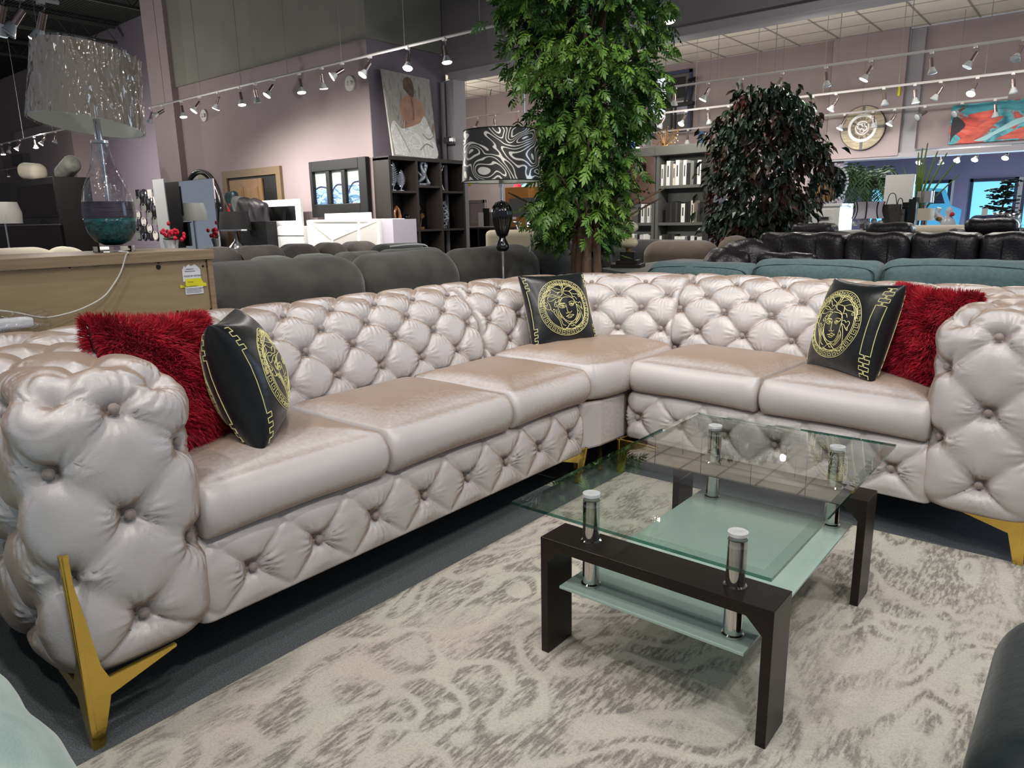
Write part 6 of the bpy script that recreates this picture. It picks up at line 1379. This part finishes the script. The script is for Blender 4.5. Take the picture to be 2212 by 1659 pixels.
# office window high in the far wall
x0, x1, z0, z1 = ext(1402, 157, 1495, 287, YW-.01); w = struct('window_6', B().box(x0, x1, YW-.03, YW-.012, z0, z1), 'grey_shelf')
g = B().box(x0, x1, YW-.06, YW-.03, z1-.05, z1).box(x0, x1, YW-.06, YW-.03, z0, z0+.05).box(x0, x0+.05, YW-.06, YW-.03, z0, z1).box(x1-.05, x1, YW-.06, YW-.03, z0, z1); obj('window_frame', g, 'win_frame', w, world=True)
a, b_ = at(1410, 200, Y=YW)[0], at(1440, 200, Y=YW)[0]; obj('lit_pane', B().box(a, b_, YW-.036, YW-.03, z0+.25, z1-.08), 'snow', w, world=True); a, b_ = at(1452, 200, Y=YW)[0], at(1482, 200, Y=YW)[0]; obj('dark_pane', B().box(a, b_, YW-.036, YW-.03, z1-.45, z1-.10), 'black', w, world=True); obj('lit_pane', B().box(a, b_+.05, YW-.036, YW-.03, z0+.30, z1-.5), 'lavender_shade', w, world=True)
for i, (px, s) in enumerate(((1432, 1), (1475, -1))):
    p = at(px, 262, Y=YW-.1); t = thing('dining_chair', f"black dining chair standing at the {'left' if i == 0 else 'right'} of the high office window", 'chair', (p[0], YW-.1, z0)); x = p[0]
    obj('backrest', B().tube([(x-s*.12, YW-.1, z0+.45), (x-s*.22, YW-.1, z0+.85)], .022, 4).tube([(x-s*.02, YW-.1, z0+.45), (x-s*.10, YW-.1, z0+.85)], .022, 4).tube([(x-s*.22, YW-.1, z0+.85), (x-s*.08, YW-.1, z0+.83)], .03, 4), 'black', t, world=True)
    obj('seat', B().box(x-.18, x+.22, YW-.2, YW-.06, z0+.42, z0+.47), 'black', t, world=True)
    for dx in (-.14, .18): obj('leg', B().box(x+dx-.015, x+dx+.015, YW-.14, YW-.11, z0+.05, z0+.42), 'black', t, world=True)

# ================================================================== CLOCK, ABSTRACT PAINTING
p = at(1865, 277, Y=YW-.12); rC = .315; YC = YW-.12; t = thing('wall_clock', 'large round wooden wall clock with roman numerals and exposed gears', 'clock', (p[0], YC, p[2]-rC))
obj('frame', B().lathe([(0, 0), (rC, 0), (rC, .05), (rC-.012, .055), (.2, .055), (.2, .05), (0, .05)], (p[0], YC, p[2]), 64, (0, -1, 0)), 'clock_wood', t, world=True, auto=35); obj('rim', B().lathe([(rC, 0), (rC+.008, 0), (rC+.008, .055), (rC, .055)], (p[0], YC, p[2]), 64, (0, -1, 0), cap=False), 'espresso', t, world=True)
for a in range(4): obj('strap', B().box(p[0]-.02, p[0]+.02, YC-.060, YC-.054, p[2]+.205, p[2]+rC-.005, rot=Euler((0, R(90*a), 0)).to_matrix(), c=(p[0], YC, p[2])), 'grey_shelf', t, world=True)
dl = obj('dial_ring', B().lathe([(.205, .055), (.205, .066), (.165, .066), (.165, .055)], (p[0], YC, p[2]), 64, (0, -1, 0), cap=False).lathe([(.10, .055), (.10, .066), (.085, .066), (.085, .055)], (p[0], YC, p[2]), 48, (0, -1, 0), cap=False), 'white', t, world=True)
for k, s in enumerate(['XII', 'I', 'II', 'III', 'IIII', 'V', 'VI', 'VII', 'VIII', 'IX', 'X', 'XI']):
    a = R(90-30*k); o = text_mesh(s, .058, .002); o.name = 'numeral'; o.parent = dl; o.rotation_euler = Euler((R(90), -(R(90)-a)*-1*-1, 0)); o.rotation_euler = (Matrix.Rotation(R(90)-a, 3, 'Y') @ Matrix.Rotation(R(90), 3, 'X')).to_euler(); o.location = (np.array([p[0]+.133*math.cos(a), YC-.062, p[2]+.133*math.sin(a)])-origin(t))
for gx, gz, gr in ((-.03, .02, .04), (.035, -.01, .035), (0, -.045, .03), (.01, .045, .025)):
    g = B().lathe([(gr*.75, .056), (gr*.75, .066), (gr, .066), (gr, .056)], (p[0]+gx, YC, p[2]+gz), 20, (0, -1, 0), cap=False)
    for q in range(10): a = q*PI/5; g.box(p[0]+gx+gr*.9, p[0]+gx+gr*1.2, YC-.064, YC-.058, p[2]+gz-.004, p[2]+gz+.004, rot=Euler((0, a, 0)).to_matrix(), c=(p[0]+gx, YC, p[2]+gz))
    obj('gear', g, 'silver', t, world=True)
obj('clock_hand', B().box(p[0]-.004, p[0]+.004, YC-.07, YC-.066, p[2], p[2]+.11, rot=Euler((0, R(50), 0)).to_matrix(), c=(p[0], YC, p[2])), 'black', t, world=True); obj('clock_hand', B().box(p[0]-.004, p[0]+.004, YC-.074, YC-.070, p[2], p[2]+.15, rot=Euler((0, R(-60), 0)).to_matrix(), c=(p[0], YC, p[2])), 'black', t, world=True)
pp = at(1943, 195, Y=YW-.12); obj('yellow_clamp', B().box(pp[0]-.015, pp[0]+.015, YW-.15, YW-.121, pp[2]-.08, pp[2]+.08), 'label_yellow', None, label='small yellow bracket on the wall above the clock', cat='bracket')
a = at(2056, 240, Y=YW)[0]; z1 = at(2056, 228, Y=YW)[2]; z0 = at(2050, 315, Y=YW)[2]+.02
t = thing('abstract_painting', 'wide abstract painting of teal and red swirls above the window alcove', 'painting', ((a+a+1.6)/2, YW, z0))
obj('canvas', B().box(a, a+1.9, YW-.0, YW+.045, z0, z1), 'abstract_art', t, world=True)
def sw(pts, c_, e): obj('painted_swirl', B().prism([(a+1.9*x, z0+(z1-z0)*y) for x, y in [tuple(q) for q in smoothcurve(pts+[pts[0]], 5)[:-1]]], YW-e, YW-e+.002), c_, t, world=True)
mat('paint_red', (172, 54, 42), .5, c2=(214, 92, 66), ns=4, stretch=(1, 1, 4)); mat('paint_teal', (24, 118, 134), .5, c2=(60, 150, 160), ns=4, stretch=(1, 1, 4)); mat('paint_ice', (150, 196, 202), .5); mat('paint_dark', (44, 36, 44), .6)
sw([(.01, .02), (.03, .2), (.10, .45), (.04, .7), (.01, .6)], 'paint_dark', .002); sw([(.05, .04), (.12, .22), (.22, .50), (.34, .62), (.24, .30), (.14, .04)], 'paint_red', .003)
sw([(.10, .72), (.3, .80), (.5, .70), (.8, .9), (.95, .95), (.9, .98), (.3, .97), (.05, .9)], 'paint_teal', .003); sw([(.16, .04), (.28, .24), (.42, .52), (.58, .62), (.44, .40), (.30, .18), (.24, .04)], 'paint_ice', .004); sw([(.30, .04), (.44, .28), (.62, .46), (.9, .5), (.98, .3), (.98, .04)], 'paint_red', .005); sw([(.45, .36), (.6, .44), (.75, .34), (.62, .38)], 'paint_ice', .006)

# ================================================================== DISPLAY UNDER THE CLOCK
YD = 8.2
p0 = at(1700, 444, Y=YD); p1 = at(1815, 444, Y=YD); t = thing('dresser', 'white dresser with crystal pulls behind the ficus and leather sectional', 'dresser', ((p0[0]+p1[0])/2, YD, 0))
obj('body', B().box(p0[0], p1[0], YD, YD+.5, 0, p0[2]-.02), 'white', t, world=True); obj('top', B().box(p0[0]-.02, p1[0]+.02, YD-.02, YD+.5, p0[2]-.02, p0[2]+.01), 'white_gloss', t, world=True, bevel=.004)
for k in range(4):
    z = p0[2]-.23-.22*k; dr = obj('drawer', B().box(p0[0]+.05, p1[0]-.05, YD-.015, YD, z, z+.18), 'white', t, world=True, bevel=.004)
    for u in (.3, .72): x = p0[0]+(p1[0]-p0[0])*u; obj('pull', B().box(x-.06, x+.06, YD-.035, YD-.015, z+.075, z+.105), 'silver', dr, world=True, bevel=.004)
zt_ = p0[2]+.01; p = at(1786, 420, Y=YD+.2); rM = .205
t = thing('vanity_mirror', 'round mirror ringed with crystal beads on the white dresser', 'mirror', (p[0], YD+.2, zt_)); obj('mirror_glass', B().cyl((p[0], YD+.2, zt_+rM), (p[0], YD+.21, zt_+rM), rM-.01, n=40), 'mirror', t, world=True)
for k in range(36): a = 2*PI*k/36; obj('bead', B().sphere((p[0]+rM*math.cos(a), YD+.19, zt_+rM+.01+rM*math.sin(a)), .014, 8, 6), 'crystal_white', t, world=True, smooth=True)
p = at(1774, 440, Y=YD+.1); g = B().lathe([(.04, 0), (.03, .03), (.045, .10), (.05, .15), (.03, .19), (.032, .215), (.015, .24), (0, .245)], (p[0], YD+.1, zt_), 14).sphere((p[0]-.03, YD+.1, zt_+.21), .02, 8, 6, (1.6, .8, .8)).tube([(p[0]-.05, YD+.1, zt_+.16), (p[0]-.07, YD+.1, zt_+.03)], [.025, .006], 6).tube([(p[0]+.04, YD+.1, zt_+.16), (p[0]+.06, YD+.1, zt_+.03)], [.025, .006], 6)
obj('eagle_figurine', g, 'antique_gold', None, smooth=True, label='golden eagle figurine in front of the crystal-ringed mirror', cat='figurine')
p = at(1750, 440, Y=YD+.1); g = B()
for k in range(14): a = 2*PI*k/14; g.sphere((p[0]+.04*math.cos(a), YD+.1, zt_+.06+.04*math.sin(a)), .012, 6, 4)
obj('crystal_ring', g, 'crystal_white', None, label='small crystal ring ornament left of the golden eagle', cat='ornament')
# long white counter carrying the right-hand ornaments
zc = at(2000, 487, Y=7.9)[2]-.04; xA, xB_ = at(1822, 480, Y=7.9)[0], at(2300, 480, Y=7.9)[0]
obj('display_counter', B().box(xA, xB_, 7.6, 8.1, 0, zc), 'white', None, bevel=.006, label='long white counter behind the leather recliners holding lamps and plants', cat='counter')
def lampx(px, pb, pt, wb, wt, lab, m, name='table_lamp', square=False, Y=7.85, base='silver', trim=False, wid=None):
    p = at(px, pb, Y=Y); z1_ = at(px, pt, Y=Y)[2]; t = thing(name, lab, 'lamp', (p[0], Y, zc)); rb_ = (at(px+wb, pb, Y=Y)[0]-at(px-wb, pb, Y=Y)[0])/2; rt_ = (at(px+wt, pt, Y=Y)[0]-at(px-wt, pt, Y=Y)[0])/2
    if square: g = B().box(p[0]-rb_, p[0]+rb_, Y-.12, Y+.12, p[2], z1_)
    elif trim: g = B().lathe([(rb_*(1-.14*math.sin(PI*q)) + (rt_-rb_)*q, p[2]+(z1_-p[2])*q) for q in np.linspace(0, 1, 7)], (p[0], Y, 0), 8, cap=False, sy=.7)
    else: g = B().lathe([(rb_, p[2]), (rt_, z1_)], (p[0], Y, 0), 32, cap=False)
    s_ = obj('lamp_shade', g, m, t, world=True, auto=30)
    obj('base', B().cyl((p[0], Y, zc), (p[0], Y, p[2]+.03), .015, n=8).cyl((p[0], Y, zc), (p[0], Y, zc+.02), .06, n=16), base, t, world=True)
    if trim:
        g = B()
        for q in range(8): a = 2*PI*q/8; g.tube([(p[0]+(rb_*(1-.14*math.sin(PI*u))+(rt_-rb_)*u)*1.01*math.cos(a), Y+.71*(rb_*(1-.14*math.sin(PI*u))+(rt_-rb_)*u)*math.sin(a), p[2]+(z1_-p[2])*u) for u in np.linspace(0, 1, 7)], .006, 4)
        obj('shade_trim', g, 'black', s_, world=True)
        g = B()
        for q in range(5): g.sphere((p[0]-.11+.055*q, Y, p[2]-.045+(.02 if q % 2 else 0)), .028, 10, 6)
        obj('crystal_balls', g, 'crystal_white', t, world=True, smooth=True)
    return t
lampx(1875, 472, 436, 35, 33, 'lavender panelled bell-shade lamp with crystal balls above the recliner', 'lavender_shade', trim=True, Y=7.3 if False else 7.7)
lampx(1998, 438, 413, 18, 18, 'lamp with silver patterned drum shade in front of the windows', 'silver_foil', Y=7.95); lampx(1999, 476, 450, 13, 13, 'lamp with square beige box shade in front of the windows', 'cream_fabric', square=True, Y=7.75)
def stand(px, top, w, h, lab, nm, m, Y, d=.04, cat='box', rz=0):
    p = at(px, top, Y=Y); return obj(nm, B().box(p[0]-w/2, p[0]+w/2, Y, Y+d, zc, p[2], rz=rz), m, None, bevel=.003, label=lab, cat=cat)
stand(1944, 377, .25, 0, 'tall blank white canvas block behind the handbags', 'canvas_block', 'white', 7.98, .08, 'canvas')
for i, (px, top, w, c_, lab) in enumerate(((1926, 441, .15, 'bag_leather', 'grey embossed tote bag with looped handles, leftmost of the bags'), (1943, 452, .10, 'grey_shelf', 'slim grey paisley case, middle of the bags'), (1957, 437, .06, 'black', 'black upright portfolio, rightmost of the bags'))):
    o = stand(px, top, w, 0, lab, 'handbag', c_, 7.72+.02*i, .07, 'bag', rz=0); p = at(px, top, Y=7.75)
    if i < 2: obj('handle', B().tube(smoothcurve([(p[0]-w*.3, 7.75+.02*i, p[2]), (p[0]-w*.15, 7.75, p[2]+.09), (p[0]+w*.15, 7.75, p[2]+.09), (p[0]+w*.3, 7.75+.02*i, p[2])], 5), .004, 5), 'black', o, world=True)
    for k in range(3): obj('stud', B().sphere((p[0]-w*.3+w*.3*k, 7.715+.02*i, p[2]-.04), .006, 6, 4), 'silver', o, world=True)
for i, px in enumerate((1968, 1976)): stand(px, 430-4*i, .035, 0, f"dark {['green', 'grey'][i]} slab book standing {['left', 'right'][i]} of the long-leaf plant", 'album', ['dark_teal', 'espresso'][i], 7.70, .14, 'book')
# plants
p = at(1968, 470, Y=7.9); t = thing('long_leaf_plant', 'spiky long-leaved plant rising behind the white canvas block', 'plant', (p[0], 8.0, zc)); g = B()
for k, (dx, h) in enumerate(((-.02, .72), (.01, .76), (.05, .80), (.14, .72), (.22, .70), (.30, .62), (-.14, .60), (.34, .5), (.06, .6))):
    P = smoothcurve([(p[0], 8.06, zc+.02), (p[0]+dx*.35, 8.06, zc+h*.5), (p[0]+dx, 8.04, zc+h)], 5); V = []
    for i, q in enumerate(P): w = .014*(1-i/len(P))**.6+.0015; V += [q+np.array([-w, 0, 0]), q+np.array([w, 0, 0]), q+np.array([0, -.004, 0])]
    n = len(P); g.add(V, [f for i in range(n-1) for f in ((3*i, 3*i+2, 3*i+5, 3*i+3), (3*i+2, 3*i+1, 3*i+4, 3*i+5), (3*i+1, 3*i, 3*i+3, 3*i+4))])
obj('blades', g, 'long_leaf', t, world=True, kind='stuff'); obj('pot', B().cyl((p[0], 8.06, zc), (p[0], 8.06, zc+.12), .04, .05, 14), 'black', t, world=True)
p = at(1868, 440, Y=8.6); t = thing('potted_palm', 'artificial palm with arching feathered fronds under the clock', 'plant', (p[0], 9.1, 0)); zc2 = at(1868, 410, Y=9.1)[2]; X_ = at(1868, 410, Y=9.1)[0]; g = B(); rg = np.random.default_rng(2)
obj('stem', B().tube([(X_, 9.1, .3), (X_+.01, 9.1, zc2-.05)], [.03, .022], 10), 'bark', t, world=True); obj('pot', B().lathe([(.14, 0), (.19, .32), (.17, .32), (0, .28)], (X_, 9.1, 0), 20), 'black', t, world=True)
for k in range(34):
    a = 2*PI*k/34+rg.uniform(-.1, .1); L = rg.uniform(.34, .50); up = rg.uniform(-.05, .36); P = smoothcurve([(0, 0, 0), (L*.5*math.cos(a), L*.5*math.sin(a), up*.7+.05), (L*math.cos(a), L*math.sin(a), up*.5-.14)], 7)
    for i, q in enumerate(P[2:]):
        d = P[i+2]-P[i+1]; d /= np.linalg.norm(d); s_ = np.cross(d, [0, 0, 1]); s_ /= np.linalg.norm(s_)+1e-9; f = 1-.6*i/len(P)
        for sd in (-1, 1):
            e = q+(s_*sd*.8+d*.7+np.array([0, 0, -.35]))*.15*f; m_ = (q+e)/2+d*.016; g.add([q, m_, e, (q+e)/2-d*.016], [(0, 1, 2, 3)])
    g.tube(P, .004, 3)
g.xf(None, (X_, 9.1, zc2)); obj('fronds', g, 'palm_leaf', t, world=True, recalc=False, kind='stuff')
p = at(2165, 470, Y=7.8); t = thing('bonsai_tree', 'dark layered bonsai in a silver vase against the bright window', 'plant', (p[0], 7.8, zc)); g = B(); rg = np.random.default_rng(8)
for (px, py, s_) in ((2182, 392, .06), (2176, 402, .07), (2160, 412, .06), (2183, 418, .06), (2150, 426, .06), (2172, 424, .07), (2160, 438, .07), (2182, 433, .05), (2140, 447, .06), (2165, 450, .06), (2178, 455, .07)):
    c = at(px, py, Y=7.8)
    for k in range(26): q = c+rg.normal(0, 1, 3)*np.array([s_*.55, s_*.4, s_*.18]); g.sphere(q, .014, 5, 3, (1.4, 1, .5))
obj('foliage', g, 'black_leaf', t, world=True, kind='stuff'); c1, c2 = at(2163, 455, Y=7.8), at(2180, 395, Y=7.8)
obj('trunk', B().tube(smoothcurve([(c1[0], 7.8, zc+.1), tuple(c1), (c1[0]+.02, 7.8, (c1[2]+c2[2])/2), tuple(c2)], 5), .008, 6), 'bark', t, world=True); obj('pot', B().lathe([(.05, 0), (.075, .06), (.065, .12), (.08, .15)], (p[0], 7.8, zc), 20), 'silver', t, world=True, smooth=True)
p = at(2182, 470, Y=7.75); obj('silver_vase', B().lathe([(.04, 0), (.06, .05), (.045, .10), (.06, .14)], (p[0]+.03, 7.7, zc), 20), 'silver', None, smooth=True, label='small silver vase to the right of the bonsai pot', cat='vase')
p = at(2132, 470, Y=7.7); t = obj('draped_cushion', rblock((p[0]-.13, 7.64, zc), (p[0]+.1, 7.76, zc+.13), .055, 14), 'win_frame', None, label='slate blue cushion with a white tag beside the bonsai', cat='cushion'); weld(t); q = at(2127, 458, Y=7.63); obj('tag', B().box(q[0]-.022, q[0]+.022, 7.628, 7.632, q[2]-.03, q[2]+.03), 'paper', t, world=True)
p = at(2047, 486, Y=7.7); g = B().lathe([(.05, 0), (.07, .04), (.05, .09), (.02, .13), (.035, .16), (.02, .20), (0, .21)], (p[0], 7.7, zc), 12).tube(smoothcurve([(p[0]-.03, 7.7, zc+.08), (p[0]-.09, 7.7, zc+.13), (p[0]-.08, 7.7, zc+.2)], 4), [.03]*5+[.02]*4, 6)
t = obj('rooster_figurine', g, 'crystal_white', None, smooth=True, label='glass rooster figurine with red and gold details by the window post', cat='figurine'); obj('comb', B().sphere((p[0]+.03, 7.68, zc+.14), .02, 8, 6), 'red_flower', t, world=True); obj('wing', B().sphere((p[0]-.07, 7.68, zc+.10), .03, 8, 6, (1, .5, .7)), 'antique_gold', t, world=True)
t = thing('cream_sofa', 'cream leather sofa back between the recliner headrests', 'sofa', (*at(2020, 500, Y=6.9)[:2], 0)); p = at(2022, 500, Y=6.9); o = obj('backrest', rblock((p[0]-.24, 6.85, p[2]-.35), (p[0]+.24, 7.1, p[2]+.05), .07, 16), 'cream_fabric', t, world=True); weld(o); obj('seat', B().box(p[0]-.3, p[0]+.3, 6.85, 7.4, 0, .5), 'cream_fabric', t, world=True)
